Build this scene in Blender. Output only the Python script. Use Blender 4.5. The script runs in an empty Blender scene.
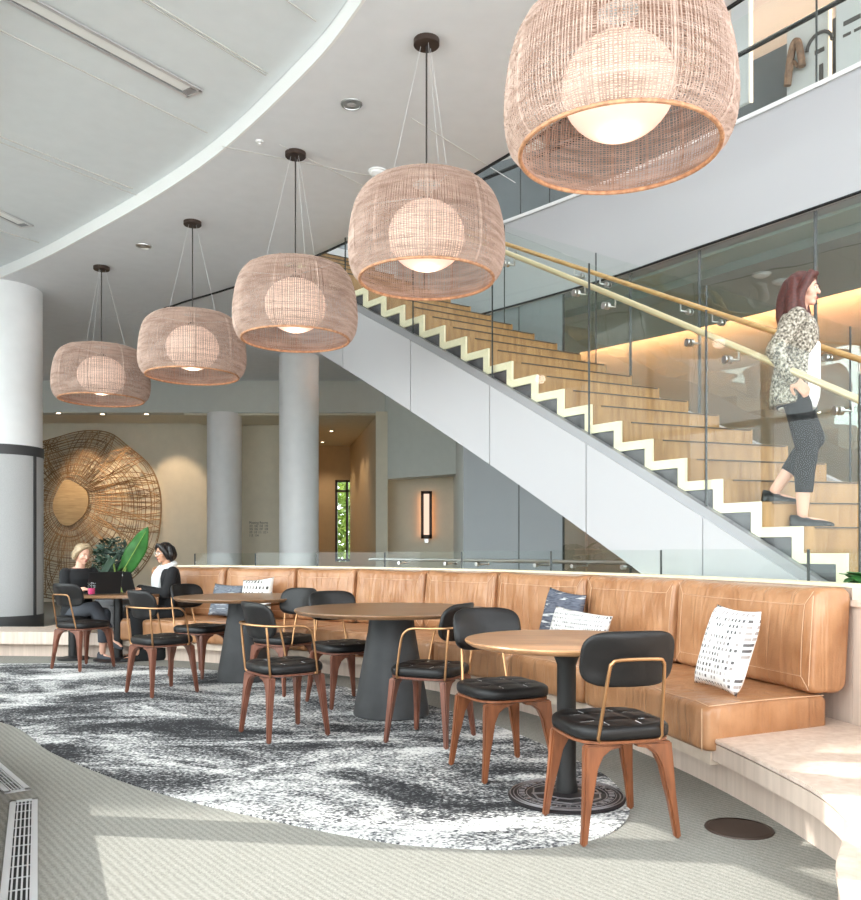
import bpy, bmesh, math, random
from mathutils import Vector, Matrix, Quaternion
import numpy as np
random.seed(7)
sc = bpy.context.scene
COL = sc.collection
PI = math.pi
R_ = math.radians
# ------------------------------------------------------------------ camera
F, CX, HY, EYE = 850.0, 430.0, 550.0, 1.16
cam_d = bpy.data.cameras.new('camera'); cam = bpy.data.objects.new('camera', cam_d); COL.objects.link(cam)
cam.location = (0, 0, EYE); cam.rotation_euler = (PI/2, 0, 0)
cam_d.sensor_fit = 'AUTO'; cam_d.sensor_width = 36; cam_d.lens = 36*F/900
cam_d.shift_y = (HY-450)/900.0; cam_d.clip_end = 200; cam_d.clip_start = .05
sc.camera = cam
def ph(x, y, H):                      # a point of known height
    d = F*(EYE-H)/(y-HY); return Vector(((x-CX)*d/F, d, H))
def pz(x, y, d):                      # a point of known distance
    return Vector(((x-CX)*d/F, d, EYE-(y-HY)*d/F))
CC = Vector((-4.9, 2.9))              # centre of the curved banquette
def arc(r, deg, z=0.0):
    a = R_(deg); return Vector((CC.x+r*math.cos(a), CC.y+r*math.sin(a), z))
def arc_px(x, r):                     # angle at which an image column meets radius r
    t = (x-CX)/F; a = 1+t*t; b = 2*(t*4.9-2.9); c = 4.9**2+2.9**2-r*r
    Z = (-b+math.sqrt(b*b-4*a*c))/(2*a)
    return math.degrees(math.atan2(Z-CC.y, t*Z-CC.x))

# ------------------------------------------------------------------ materials
def lin(c):
    return tuple(((v/255)/12.92 if v/255 <= .04045 else (((v/255)+.055)/1.055)**2.4) for v in c)+(1.0,)
def newmat(name):
    m = bpy.data.materials.new(name); m.use_nodes = True
    nt = m.node_tree; return m, nt, nt.nodes['Principled BSDF']
def ND(nt, t, inp=None, **kw):
    n = nt.nodes.new(t)
    for k, v in kw.items(): setattr(n, k, v)
    for k, v in (inp or {}).items():
        if isinstance(v, bpy.types.NodeSocket): nt.links.new(v, n.inputs[k])
        else: n.inputs[k].default_value = v
    return n
def coords(nt, scale=(1, 1, 1), rot=(0, 0, 0), src='Object'):
    tc = ND(nt, 'ShaderNodeTexCoord')
    mp = ND(nt, 'ShaderNodeMapping', {'Vector': tc.outputs[src], 'Scale': scale, 'Rotation': rot})
    return mp.outputs['Vector']
def ramp(nt, fac, stops, interp='LINEAR'):
    r = ND(nt, 'ShaderNodeValToRGB', {'Fac': fac}); cr = r.color_ramp; cr.interpolation = interp
    while len(cr.elements) < len(stops): cr.elements.new(.5)
    for e, (p, c) in zip(cr.elements, stops): e.position = p; e.color = c
    return r.outputs['Color']
def math_(nt, op, a, b=None, c=None):
    n = ND(nt, 'ShaderNodeMath', operation=op)
    for i, v in enumerate((a, b, c)):
        if v is None: continue
        if isinstance(v, bpy.types.NodeSocket): nt.links.new(v, n.inputs[i])
        else: n.inputs[i].default_value = v
    return n.outputs[0]
def mixc(nt, fac, a, b):
    n = ND(nt, 'ShaderNodeMix', data_type='RGBA')
    for i, v in ((0, fac), (6, a), (7, b)):
        if isinstance(v, bpy.types.NodeSocket): nt.links.new(v, n.inputs[i])
        else: n.inputs[i].default_value = v
    return n.outputs[2]
def bump(nt, b, h, strength=.3, dist=.01):
    n = ND(nt, 'ShaderNodeBump', {'Height': h, 'Strength': strength, 'Distance': dist})
    nt.links.new(n.outputs['Normal'], b.inputs['Normal'])
def plain(name, c, rough=.5, metal=0.0, var=0.0, vs=6.0, bmp=0.0, bs=60.0, spec=.5, emit=0.0, ec=None):
    m, nt, b = newmat(name)
    b.inputs['Base Color'].default_value = lin(c); b.inputs['Roughness'].default_value = rough
    b.inputs['Metallic'].default_value = metal; b.inputs['Specular IOR Level'].default_value = spec
    if var:
        n = ND(nt, 'ShaderNodeTexNoise', {'Vector': coords(nt), 'Scale': vs, 'Detail': 4.0})
        lo = tuple(v*(1-var) for v in lin(c)[:3])+(1,); hi = tuple(min(1, v*(1+var)) for v in lin(c)[:3])+(1,)
        nt.links.new(ramp(nt, n.outputs['Fac'], [(.3, lo), (.7, hi)]), b.inputs['Base Color'])
    if bmp:
        n = ND(nt, 'ShaderNodeTexNoise', {'Vector': coords(nt), 'Scale': bs, 'Detail': 3.0})
        bump(nt, b, n.outputs['Fac'], bmp, .004)
    if emit:
        b.inputs['Emission Color'].default_value = lin(ec or c); b.inputs['Emission Strength'].default_value = emit
    return m
def wood(name, c1, c2, sc3=(30, 30, 2), rough=.4, bmp=.05, rot=(0, 0, 0)):
    m, nt, b = newmat(name)
    n = ND(nt, 'ShaderNodeTexNoise', {'Vector': coords(nt, sc3, rot), 'Scale': 1.0, 'Detail': 5.0, 'Distortion': .4})
    nt.links.new(ramp(nt, n.outputs['Fac'], [(.3, lin(c1)), (.7, lin(c2))]), b.inputs['Base Color'])
    b.inputs['Roughness'].default_value = rough
    if bmp: bump(nt, b, n.outputs['Fac'], bmp, .003)
    return m
def glassmat(name, tint, refl=(1, 1, 1, 1), ior=1.5, wav=0.0):
    m, nt, b = newmat(name); nt.nodes.remove(b)
    out = nt.nodes['Material Output']
    tr = ND(nt, 'ShaderNodeBsdfTransparent', {'Color': tint})
    gl = ND(nt, 'ShaderNodeBsdfGlossy', {'Color': refl, 'Roughness': 0.0})
    fr = ND(nt, 'ShaderNodeFresnel', {'IOR': ior})
    if wav:
        n = ND(nt, 'ShaderNodeTexNoise', {'Vector': coords(nt, (.5, .5, 2.2)), 'Scale': 1.3, 'Detail': 1.0})
        bp = ND(nt, 'ShaderNodeBump', {'Height': n.outputs['Fac'], 'Strength': wav, 'Distance': .05})
        nt.links.new(bp.outputs['Normal'], gl.inputs['Normal'])
    ge = ND(nt, 'ShaderNodeNewGeometry')
    fc = math_(nt, 'MULTIPLY', fr.outputs[0], math_(nt, 'SUBTRACT', 1.0, ge.outputs['Backfacing']))
    mx = ND(nt, 'ShaderNodeMixShader', {0: fc, 1: tr.outputs[0], 2: gl.outputs[0]})
    nt.links.new(mx.outputs[0], out.inputs['Surface'])
    return m
def emitter(name, c, s):
    m, nt, b = newmat(name); nt.nodes.remove(b)
    e = ND(nt, 'ShaderNodeEmission', {'Color': lin(c), 'Strength': s})
    nt.links.new(e.outputs[0], nt.nodes['Material Output'].inputs['Surface'])
    return m

MT = {}
MT['ceiling'] = plain('ceiling_paint', (228, 229, 232), .8, var=.02)
MT['ceiling_panel'] = plain('ceiling_panel_paint', (222, 227, 230), .8, var=.02)
MT['white'] = plain('white_paint', (238, 238, 237), .6)
MT['fascia'] = plain('fascia_white_panel', (182, 182, 184), .5)
MT['stringer'] = plain('stair_white_panel', (180, 180, 182), .5)
MT['beige'] = plain('warm_white_wall', (226, 219, 200), .8, var=.03)
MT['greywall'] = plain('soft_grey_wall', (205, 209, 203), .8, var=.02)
MT['corridor'] = plain('corridor_wall', (214, 196, 165), .8, var=.03)
MT['margin'] = plain('pale_green_soffit', (196, 208, 198), .7)
MT['seam'] = plain('seam_paint', (206, 205, 201), .8)
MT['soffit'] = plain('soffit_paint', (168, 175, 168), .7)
MT['column'] = plain('column_paint', (238, 238, 238), .45, var=.02)
MT['fabric_grey'] = plain('grey_wrap', (186, 186, 186), .75, var=.06, vs=90)
MT['band'] = plain('charcoal_band', (62, 61, 62), .5)
MT['black'] = plain('black_metal', (28, 27, 27), .45, bmp=.05)
MT['softblack'] = plain('black_plastic', (22, 22, 23), .4)
MT['gap'] = plain('shadow_gap', (22, 22, 22), .8)
MT['bronze'] = plain('bronze_canopy', (66, 52, 45), .5, .4)
MT['steel'] = plain('brushed_steel', (200, 200, 198), .28, 1.0)
MT['alu'] = plain('aluminium', (215, 215, 216), .4, .5)
MT['greymetal'] = plain('grey_channel', (150, 150, 152), .4, .4)
MT['brass'] = plain('brass_tube', (186, 142, 102), .36, 1.0, var=.1, vs=30)
MT['rail'] = plain('pale_gold_rail', (216, 198, 160), .38, .35)
MT['trim'] = plain('pale_ash_trim', (243, 230, 198), .5, var=.04, vs=20)
MT['darkside'] = plain('dark_grey_laminate', (84, 80, 84), .35, var=.08)
MT['greypanel'] = plain('grey_glass_panel', (150, 154, 156), .16, var=.05, vs=1.0)
MT['cone'] = plain('cast_charcoal', (56, 56, 57), .6, var=.2, vs=7, bmp=.15, bs=90)
MT['leather_black'] = plain('black_leather', (23, 21, 21), .44, bmp=.12, bs=160, spec=.35)
MT['iron'] = plain('cast_iron', (48, 44, 46), .5, .5, bmp=.2, bs=120)
MT['iron_relief'] = plain('worn_iron_relief', (150, 144, 146), .4, .7)
MT['globe'] = plain('globe_glass_lit', (255, 236, 220), .4, emit=.3, ec=(255, 212, 192))
MT['cord'] = plain('dark_cord', (50, 44, 42), .5)
MT['wire'] = plain('thin_wire', (214, 214, 214), .4, .3)
MT['skin'] = plain('skin', (222, 172, 148), .5, var=.05)
MT['skin_tan'] = plain('skin_tan', (204, 152, 122), .5, var=.05)
MT['hair_blond'] = plain('hair_blond', (168, 146, 116), .5, var=.3, vs=60)
MT['hair_black'] = plain('hair_black', (26, 22, 21), .4, var=.3, vs=60)
MT['hair_red'] = plain('hair_auburn', (78, 34, 27), .5, var=.4, vs=70)
MT['cloth_black'] = plain('cloth_black', (24, 24, 26), .9, bmp=.1)
MT['cloth_grey'] = plain('cloth_charcoal', (66, 68, 74), .9, bmp=.1)
MT['cloth_white'] = plain('cloth_white', (236, 236, 234), .85, bmp=.1)
MT['eye_w'] = plain('eye_white', (235, 232, 228), .3)
MT['eye_d'] = plain('iris_dark', (40, 30, 26), .2)
MT['lip'] = plain('lips', (178, 92, 88), .45)
MT['drink'] = plain('pink_drink', (214, 70, 120), .2)
MT['leaf'] = plain('leaf_green', (54, 108, 48), .42, var=.3, vs=8)
MT['leaf_dark'] = plain('leaf_dark_green', (40, 62, 46), .5, var=.35, vs=14)
MT['leaf_pale'] = plain('leaf_outdoor', (150, 178, 92), .6, var=.4, vs=3)
MT['stem'] = plain('stem_green', (150, 176, 90), .5)
MT['bark'] = plain('bark_brown', (92, 76, 60), .9, var=.2)
MT['pot'] = plain('planter_grey', (90, 90, 92), .7)
MT['soil'] = plain('soil', (50, 38, 30), .95)
MT['ground'] = plain('pale_paving', (196, 194, 188), .9, var=.06)
MT['blocker'] = plain('pale_blocker', (214, 212, 206), .9)
MT['stitch'] = plain('pale_thread', (220, 184, 152), .8)
MT['ink'] = plain('sign_ink', (96, 92, 88), .7)
MT['recess'] = plain('recess_dark', (70, 68, 66), .6)
MT['oak_rail'] = wood('oak_rail', (178, 138, 84), (206, 168, 112), (6, 6, 40), .4)
MT['stairwood'] = wood('stair_oak', (142, 104, 60), (176, 136, 86), (22, 22, 3), .4)
MT['nosing'] = plain('nosing_strip', (74, 66, 58), .6)
MT['bench'] = wood('pale_oak', (202, 180, 164), (224, 206, 192), (26, 26, 1.2), .45, .03)
MT['bench_face'] = wood('pale_oak_face', (196, 176, 161), (214, 194, 179), (26, 26, 1.2), .45, .03)
MT['bench_strip'] = wood('pale_oak_strip', (204, 184, 164), (222, 204, 186), (12, 12, 12), .45, .03)
MT['walnut'] = wood('walnut', (92, 54, 41), (130, 82, 64), (30, 30, 5), .35)
MT['walnut_warm'] = wood('walnut_warm', (104, 60, 37), (142, 86, 54), (30, 30, 5), .35)
MT['top_walnut'] = wood('walnut_top', (112, 80, 54), (150, 112, 80), (3, 26, 26), .28)
MT['top_oak'] = wood('oak_top', (152, 108, 74), (186, 138, 96), (3, 30, 30), .3)
MT['rattan'] = wood('rattan', (164, 136, 120), (208, 182, 168), (5, 5, 40), .75, 0)
MT['rattan_rim'] = wood('rattan_rim', (168, 116, 84), (214, 164, 124), (30, 30, 30), .6)
MT['cane'] = wood('woven_cane', (112, 86, 58), (176, 142, 100), (3, 3, 3), .7, 0)
MT['cane_centre'] = wood('woven_cane_centre', (168, 142, 104), (196, 170, 130), (4, 4, 40), .8, .3)
MT['glass'] = glassmat('clear_glass', (.955, .975, .965, 1), ior=1.32)
MT['glass_edge'] = plain('dark_glass_joint', (38, 42, 40), .3)
MT['glass_wall'] = glassmat('reflective_glass', (.80, .83, .81, 1), ior=2.3, wav=.35)
MT['tumbler'] = glassmat('tumbler_glass', (.96, .97, .97, 1))
MT['cove'] = emitter('cove_strip', (255, 190, 140), 26.0)
MT['cove_up'] = emitter('cove_strip_upper', (255, 206, 164), 9.0)
MT['sconce_glow'] = emitter('sconce_lens', (255, 214, 190), .6)
MT['sconce_back'] = emitter('sconce_back_strip', (255, 170, 110), 2.6)
MT['lamp'] = emitter('downlight_lens', (255, 226, 190), 5.0)
MT['lounge'] = plain('lounge_wall', (176, 166, 154), .8)
MT['peach'] = plain('peach_wall', (232, 206, 178), .8)
MT['panel_sign'] = plain('display_panel', (214, 216, 214), .4)
MT['panel_edge'] = emitter('display_panel_edge', (255, 226, 190), 1.2)
MT['arch'] = plain('driftwood', (150, 120, 98), .7, var=.3, vs=20)
MT['greydark'] = plain('upper_grey_wall', (122, 126, 128), .5, var=.06)

def mk_leather():
    m, nt, b = newmat('tan_leather')
    n = ND(nt, 'ShaderNodeTexNoise', {'Vector': coords(nt), 'Scale': 5.0, 'Detail': 6.0})
    nt.links.new(ramp(nt, n.outputs['Fac'], [(.3, lin((160, 110, 72))), (.7, lin((190, 142, 104)))]), b.inputs['Base Color'])
    b.inputs['Roughness'].default_value = .31
    cr = ND(nt, 'ShaderNodeTexNoise', {'Vector': coords(nt, (13, 13, 2.2)), 'Scale': 1.0, 'Detail': 2.0, 'Distortion': .8})
    fine = ND(nt, 'ShaderNodeTexNoise', {'Vector': coords(nt), 'Scale': 90.0, 'Detail': 2.0})
    h = math_(nt, 'ADD', cr.outputs['Fac'], math_(nt, 'MULTIPLY', fine.outputs['Fac'], .05))
    bump(nt, b, h, .75, .022)
    return m
MT['leather'] = mk_leather()
def mk_carpet():
    m, nt, b = newmat('loop_carpet')
    v = coords(nt)
    n = ND(nt, 'ShaderNodeTexNoise', {'Vector': v, 'Scale': 220.0, 'Detail': 2.0})
    w = ND(nt, 'ShaderNodeTexWave', {'Vector': coords(nt, rot=(0, 0, R_(-38))), 'Scale': 11.0, 'Distortion': 1.6, 'Detail': 2.0, 'Detail Scale': 6.0})
    f = math_(nt, 'ADD', math_(nt, 'MULTIPLY', n.outputs['Fac'], .75), math_(nt, 'MULTIPLY', w.outputs['Fac'], .15))
    nt.links.new(ramp(nt, f, [(.2, lin((112, 110, 104))), (.75, lin((167, 164, 156)))]), b.inputs['Base Color'])
    b.inputs['Roughness'].default_value = .95; b.inputs['Specular IOR Level'].default_value = .1
    bump(nt, b, f, .5, .006)
    return m
MT['carpet'] = mk_carpet()
def mk_rug():
    m, nt, b = newmat('abstract_carpet')
    a = ND(nt, 'ShaderNodeTexNoise', {'Vector': coords(nt, (.75, 1.35, 1), (0, 0, R_(12))), 'Scale': 1.3, 'Detail': 10.0, 'Roughness': .7, 'Distortion': .9})
    g = ND(nt, 'ShaderNodeTexNoise', {'Vector': coords(nt, (1, 1.6, 1)), 'Scale': 62.0, 'Detail': 2.0})
    s = ND(nt, 'ShaderNodeTexNoise', {'Vector': coords(nt, (2.2, 14, 1), (0, 0, R_(12))), 'Scale': 1.0, 'Detail': 4.0})
    f = math_(nt, 'ADD', a.outputs['Fac'], math_(nt, 'MULTIPLY', math_(nt, 'SUBTRACT', g.outputs['Fac'], .5), .62))
    f = math_(nt, 'ADD', f, math_(nt, 'MULTIPLY', math_(nt, 'SUBTRACT', s.outputs['Fac'], .5), .12))
    nt.links.new(ramp(nt, f, [(.39, lin((52, 52, 54))), (.455, lin((84, 84, 86))), (.495, lin((128, 128, 129))), (.54, lin((166, 165, 164))), (.59, lin((220, 218, 215)))]), b.inputs['Base Color'])
    b.inputs['Roughness'].default_value = .95; b.inputs['Specular IOR Level'].default_value = .1
    bump(nt, b, g.outputs['Fac'], .5, .006)
    return m
MT['rug'] = mk_rug()
def mk_grid(name, ground, inks, s=(38, 26)):
    m, nt, b = newmat(name)
    sep = ND(nt, 'ShaderNodeSeparateXYZ', {0: coords(nt)})
    def ax(o, k):
        t = math_(nt, 'MULTIPLY', sep.outputs[o], k)
        fr = math_(nt, 'FRACT', t); fl = math_(nt, 'FLOOR', t)
        return math_(nt, 'MULTIPLY', math_(nt, 'GREATER_THAN', fr, .28), math_(nt, 'LESS_THAN', fr, .8)), fl
    mx, fx = ax(0, s[0]); mz, fz = ax(2, s[1])
    cmb = ND(nt, 'ShaderNodeCombineXYZ', {0: fx, 1: fz})
    wn = ND(nt, 'ShaderNodeTexWhiteNoise', {'Vector': cmb.outputs[0]}, noise_dimensions='2D')
    ink = ramp(nt, wn.outputs['Value'], [(0, lin(inks[0])), (.35, lin(inks[1])), (.7, lin(inks[2])), (.85, lin(ground))], 'CONSTANT')
    nt.links.new(mixc(nt, math_(nt, 'MULTIPLY', mx, mz), lin(ground), ink), b.inputs['Base Color'])
    b.inputs['Roughness'].default_value = .9
    n = ND(nt, 'ShaderNodeTexNoise', {'Vector': coords(nt), 'Scale': 200.0}); bump(nt, b, n.outputs['Fac'], .2, .003)
    return m
MT['pillow_grid'] = mk_grid('grid_print_linen', (238, 236, 234), ((96, 92, 92), (164, 156, 152), (206, 202, 200)), (36, 34))
MT['pillow_dash'] = mk_grid('dash_print_linen', (232, 230, 226), ((90, 88, 90), (140, 136, 136), (200, 196, 194)), (48, 36))
MT['pillow_dot'] = mk_grid('dot_print_linen', (232, 230, 224), ((70, 66, 64), (120, 116, 112), (232, 230, 224)), (24, 17))
def mk_stripe(name, cols):
    m, nt, b = newmat(name)
    n = ND(nt, 'ShaderNodeTexNoise', {'Vector': coords(nt, (5, 5, 34)), 'Scale': 1.0, 'Detail': 4.0})
    nt.links.new(ramp(nt, n.outputs['Fac'], [(.34, lin(cols[0])), (.48, lin(cols[1])), (.56, lin(cols[0])), (.64, lin(cols[2]))]), b.inputs['Base Color'])
    b.inputs['Roughness'].default_value = .9
    return m
MT['pillow_navy'] = mk_stripe('navy_stripe_weave', ((66, 70, 84), (104, 108, 120), (206, 208, 208)))
MT['pillow_slate'] = mk_stripe('slate_stripe_weave', ((82, 88, 100), (120, 126, 134), (190, 194, 196)))
def mk_tweed():
    m, nt, b = newmat('tweed')
    n = ND(nt, 'ShaderNodeTexNoise', {'Vector': coords(nt), 'Scale': 62.0, 'Detail': 4.0})
    nt.links.new(ramp(nt, n.outputs['Fac'], [(.36, lin((70, 64, 57))), (.5, lin((142, 134, 120))), (.64, lin((198, 190, 176)))]), b.inputs['Base Color'])
    b.inputs['Roughness'].default_value = .95
    return m
MT['tweed'] = mk_tweed()

# ------------------------------------------------------------------ mesh toolkit
class MB:
    def __init__(s): s.v = []; s.f = []
    def add(s, vs, fs):
        o = len(s.v); s.v += [Vector(p) for p in vs]; s.f += [tuple(i+o for i in f) for f in fs]; return s
    def box(s, c, size, rot=None):
        hx, hy, hz = (k/2 for k in size); c = Vector(c)
        vs = [Vector((x, y, z)) for x in (-hx, hx) for y in (-hy, hy) for z in (-hz, hz)]
        if rot is not None: vs = [rot @ p for p in vs]
        return s.add([p+c for p in vs], [(0, 1, 3, 2), (4, 6, 7, 5), (0, 4, 5, 1), (2, 3, 7, 6), (0, 2, 6, 4), (1, 5, 7, 3)])
    def beam(s, a, b, w, h, up=(0, 0, 1)):   # a bar of rectangular section from a to b
        a, b = Vector(a), Vector(b); d = (b-a).normalized(); up = Vector(up)
        x = d.cross(up)
        if x.length < 1e-4: x = d.cross(Vector((1, 0, 0)))
        x.normalize(); y = x.cross(d).normalized()
        vs = [p+x*sx*w/2+y*sy*h/2 for p in (a, b) for sx, sy in ((-1, -1), (1, -1), (1, 1), (-1, 1))]
        return s.add(vs, [(3, 2, 1, 0), (4, 5, 6, 7), (0, 1, 5, 4), (1, 2, 6, 5), (2, 3, 7, 6), (3, 0, 4, 7)])
    def loft(s, rings, caps=True, loop=False):
        n = len(rings[0]); o = len(s.v)
        for r in rings: s.v += [Vector(p) for p in r]
        m = len(rings)
        for i in range(m if loop else m-1):
            j = (i+1) % m
            for k in range(n):
                l = (k+1) % n
                s.f.append((o+i*n+k, o+i*n+l, o+j*n+l, o+j*n+k))
        if caps and not loop:
            s.f.append(tuple(o+k for k in range(n))[::-1]); s.f.append(tuple(o+(m-1)*n+k for k in range(n)))
        return s
    def tube(s, pts, r, n=8, closed=False, sq=(1, 1)):
        pts = [Vector(p) for p in pts]; m = len(pts)
        rs = r if isinstance(r, (list, tuple)) else [r]*m
        rings = []; prev = None
        for i, p in enumerate(pts):
            if closed: t = pts[(i+1) % m]-pts[i-1]
            else: t = pts[min(i+1, m-1)]-pts[max(i-1, 0)]
            t.normalize()
            if prev is None:
                u = t.cross(Vector((0, 0, 1)))
                if u.length < .05: u = t.cross(Vector((0, 1, 0)))
            else: u = prev-t*prev.dot(t)
            u.normalize(); w = t.cross(u); prev = u
            rings.append([p+(u*math.cos(2*PI*k/n)*sq[0]+w*math.sin(2*PI*k/n)*sq[1])*rs[i] for k in range(n)])
        return s.loft(rings, True, closed)
    def lathe(s, prof, n=32, c=(0, 0, 0), caps=True):
        c = Vector(c)
        return s.loft([[c+Vector((r*math.cos(2*PI*k/n), r*math.sin(2*PI*k/n), z)) for k in range(n)] for r, z in prof], caps)
    def ell(s, c, r, n=16, m=10, rot=None):
        c = Vector(c); rings = []
        for i in range(m+1):
            a = -PI/2+PI*(i+.02 if i == 0 else (i-.02 if i == m else i))/m
            ring = [Vector((r[0]*math.cos(a)*math.cos(2*PI*k/n), r[1]*math.cos(a)*math.sin(2*PI*k/n), r[2]*math.sin(a))) for k in range(n)]
            if rot is not None: ring = [rot @ p for p in ring]
            rings.append([p+c for p in ring])
        return s.loft(rings)
    def prism(s, poly, z0, z1):
        return s.loft([[Vector((p[0], p[1], z0)) for p in poly], [Vector((p[0], p[1], z1)) for p in poly]])
    def grid(s, rows):
        o = len(s.v); n = len(rows[0])
        for r in rows: s.v += [Vector(p) for p in r]
        for i in range(len(rows)-1):
            for k in range(n-1): s.f.append((o+i*n+k, o+i*n+k+1, o+(i+1)*n+k+1, o+(i+1)*n+k))
        return s
    def sweep(s, path, sect, loop=False):     # sect(i) -> list of points
        return s.loft([sect(i) for i in range(len(path))], True, loop)
    def build(s, name, mat, parent=None, world=True, smooth=40, bevel=0.0, seg=2, mods=None, base=True):
        me = bpy.data.meshes.new(name); o = bpy.data.objects.new(name, me); COL.objects.link(o)
        off = Vector((0, 0, 0))
        if parent is not None:
            o.parent = parent
            if world:
                p = parent
                while p is not None: off += p.location; p = p.parent
        elif base and s.v:
            lo = [min(v[i] for v in s.v) for i in range(3)]; hi = [max(v[i] for v in s.v) for i in range(3)]
            off = Vector(((lo[0]+hi[0])/2, (lo[1]+hi[1])/2, lo[2])); o.location = off
        me.from_pydata([v-off for v in s.v], [], s.f); me.update()
        bm = bmesh.new(); bm.from_mesh(me); bmesh.ops.recalc_face_normals(bm, faces=bm.faces)
        if bevel: 
            es = [e for e in bm.edges if len(e.link_faces) == 2 and e.calc_face_angle(0) > R_(35)]
            bmesh.ops.bevel(bm, geom=es, offset=bevel, segments=seg, affect='EDGES', clamp_overlap=True)
        bm.to_mesh(me); bm.free()
        if smooth:
            me.polygons.foreach_set('use_smooth', [True]*len(me.polygons))
            me.set_sharp_from_angle(angle=R_(smooth))
        for m in (mat if isinstance(mat, (list, tuple)) else [mat]):
            me.materials.append(MT[m] if isinstance(m, str) else m)
        if mods: mods(o)
        return o
def tag(o, label=None, cat=None, group=None, kind=None):
    if label: o['label'] = label
    if cat: o['category'] = cat
    if group: o['group'] = group
    if kind: o['kind'] = kind
    return o
def thing(name, label, cat, loc=(0, 0, 0), rz=0.0, group=None):
    o = bpy.data.objects.new(name, None); o.empty_display_size = .1; COL.objects.link(o)
    o.location = loc; o.rotation_euler = (0, 0, rz)
    return tag(o, label, cat, group)
def struct(o): o['kind'] = 'structure'; return o
def kids(o): return [c for c in bpy.data.objects if c.parent == o]
def dup(o, parent=None):
    c = o.copy(); COL.objects.link(c)
    if parent is not None: c.parent = parent
    for ch in kids(o): dup(ch, c)
    return c
def bake(o):                              # apply the modifiers of an object
    dg = bpy.context.evaluated_depsgraph_get(); dg.update()
    me = bpy.data.meshes.new_from_object(o.evaluated_get(dg))
    old = o.data; o.modifiers.clear(); o.data = me; me.name = old.name
    bpy.data.meshes.remove(old)
    me.polygons.foreach_set('use_smooth', [True]*len(me.polygons))
    return o
def remesh(vox, sm=4):
    def f(o):
        r = o.modifiers.new('r', 'REMESH'); r.mode = 'VOXEL'; r.voxel_size = vox
        if sm:
            s = o.modifiers.new('s', 'SMOOTH'); s.factor = .5; s.iterations = sm
        bake(o)
    return f
def spline(pts, n=8, closed=False):
    pts = [Vector(p) for p in pts]; out = []; m = len(pts)
    rng = range(m) if closed else range(m-1)
    for i in rng:
        if closed: p0, p1, p2, p3 = pts[i-1], pts[i], pts[(i+1) % m], pts[(i+2) % m]
        else: p0, p1, p2, p3 = pts[max(i-1, 0)], pts[i], pts[i+1], pts[min(i+2, m-1)]
        for k in range(n):
            t = k/n
            out.append(.5*((2*p1)+(p2-p0)*t+(2*p0-5*p1+4*p2-p3)*t*t+(3*p1-p0-3*p2+p3)*t**3))
    if not closed: out.append(pts[-1])
    return out
def offset_curve(pts, d):                 # plan offset to the right of travel
    out = []
    for i, p in enumerate(pts):
        t = pts[min(i+1, len(pts)-1)]-pts[max(i-1, 0)]; t.z = 0; t.normalize()
        out.append(p+Vector((t.y, -t.x, 0))*d)
    return out
def wall_along(pts, z0, z1, th, mb=None):
    mb = mb or MB(); q = offset_curve([Vector((p[0], p[1], 0)) for p in pts], th)
    rings = []
    for a, b in zip(pts, q):
        rings.append([Vector((a[0], a[1], z0)), Vector((b[0], b[1], z0)), Vector((b[0], b[1], z1)), Vector((a[0], a[1], z1))])
    return mb.loft(rings)
def text_mb(s, size, depth=.002):
    cu = bpy.data.curves.new('t', 'FONT'); cu.body = s; cu.size = size; cu.extrude = depth; cu.resolution_u = 2
    o = bpy.data.objects.new('t', cu); COL.objects.link(o)
    dg = bpy.context.evaluated_depsgraph_get(); dg.update()
    me = bpy.data.meshes.new_from_object(o.evaluated_get(dg))
    vs = [v.co.copy() for v in me.vertices]; fs = [tuple(p.vertices) for p in me.polygons]
    bpy.data.objects.remove(o); bpy.data.curves.remove(cu); bpy.data.meshes.remove(me)
    return vs, fs
# ------------------------------------------------------------------ building shell
CEIL = 4.65
struct(MB().box((-1, 12, -.06), (24, 36, .12)).build('floor', 'carpet', smooth=0))
struct(MB().box((-30, 10, -.3), (40, 70, .1)).build('ground', 'ground', smooth=0))
V3 = lambda p, z=0.0: Vector((p[0], p[1], z))
RIM = spline([V3(p) for p in [(1.25, -4), (1.1, 0), (.9, 1.6), (.52, 3.1), (.1, 4.35), (-.435, 5.44), (-.96, 6.3), (-2.1, 7.77), (-3.7, 9.35), (-5.5, 10.9), (-8.5, 13.0)]], 6)
EDGE = spline([V3(p) for p in [(5.2, -4), (4.6, 0), (4.0, 1.9), (3.0, 3.72), (1.9, 5.5), (.68, 7.51), (-.9, 9.57), (-2.25, 10.95), (-3.35, 11.85), (-4.4, 12.55), (-8.5, 14.4)]], 6)
GL = [(-.15, -4), (-.3, -1.5), (-.86, 1.25), (-2.2, 4.15), (-4.1, 6.52), (-6.5, 8.4), (-9.2, 10.1)]
NX = lambda k: 2.53-.165*k-.00138*k*k
NY = lambda k: 5.13+.243*k
FX = lambda k: 3.62-.1425*k-.0025*k*k
FY = lambda k: 5.2+.325*k-.00243*k*k
HK = lambda k: 1.14+.17*k
near = lambda k, z=0.0: Vector((NX(k), NY(k), z))
far = lambda k, z=0.0: Vector((FX(k), FY(k), z))
def across(k, f, z=0.0): return near(k, z).lerp(far(k, z), f)
mb = MB().prism([(p.x, p.y) for p in RIM]+[(p.x, p.y) for p in reversed(EDGE)], CEIL, 5.18)
struct(mb.build('ceiling', 'ceiling', smooth=0))
q = offset_curve(RIM, -.02)
mb = wall_along(q, CEIL-.002, 4.9, .02)
struct(mb.build('trim_ceiling_rim', 'white', smooth=30))
mb = MB().prism([(p.x, p.y) for p in offset_curve(RIM, -.025)]+[(x-.5, y) for x, y in reversed(GL)], 4.78, 5.0)
struct(mb.build('ceiling_upper', 'ceiling_panel', smooth=0))
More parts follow.
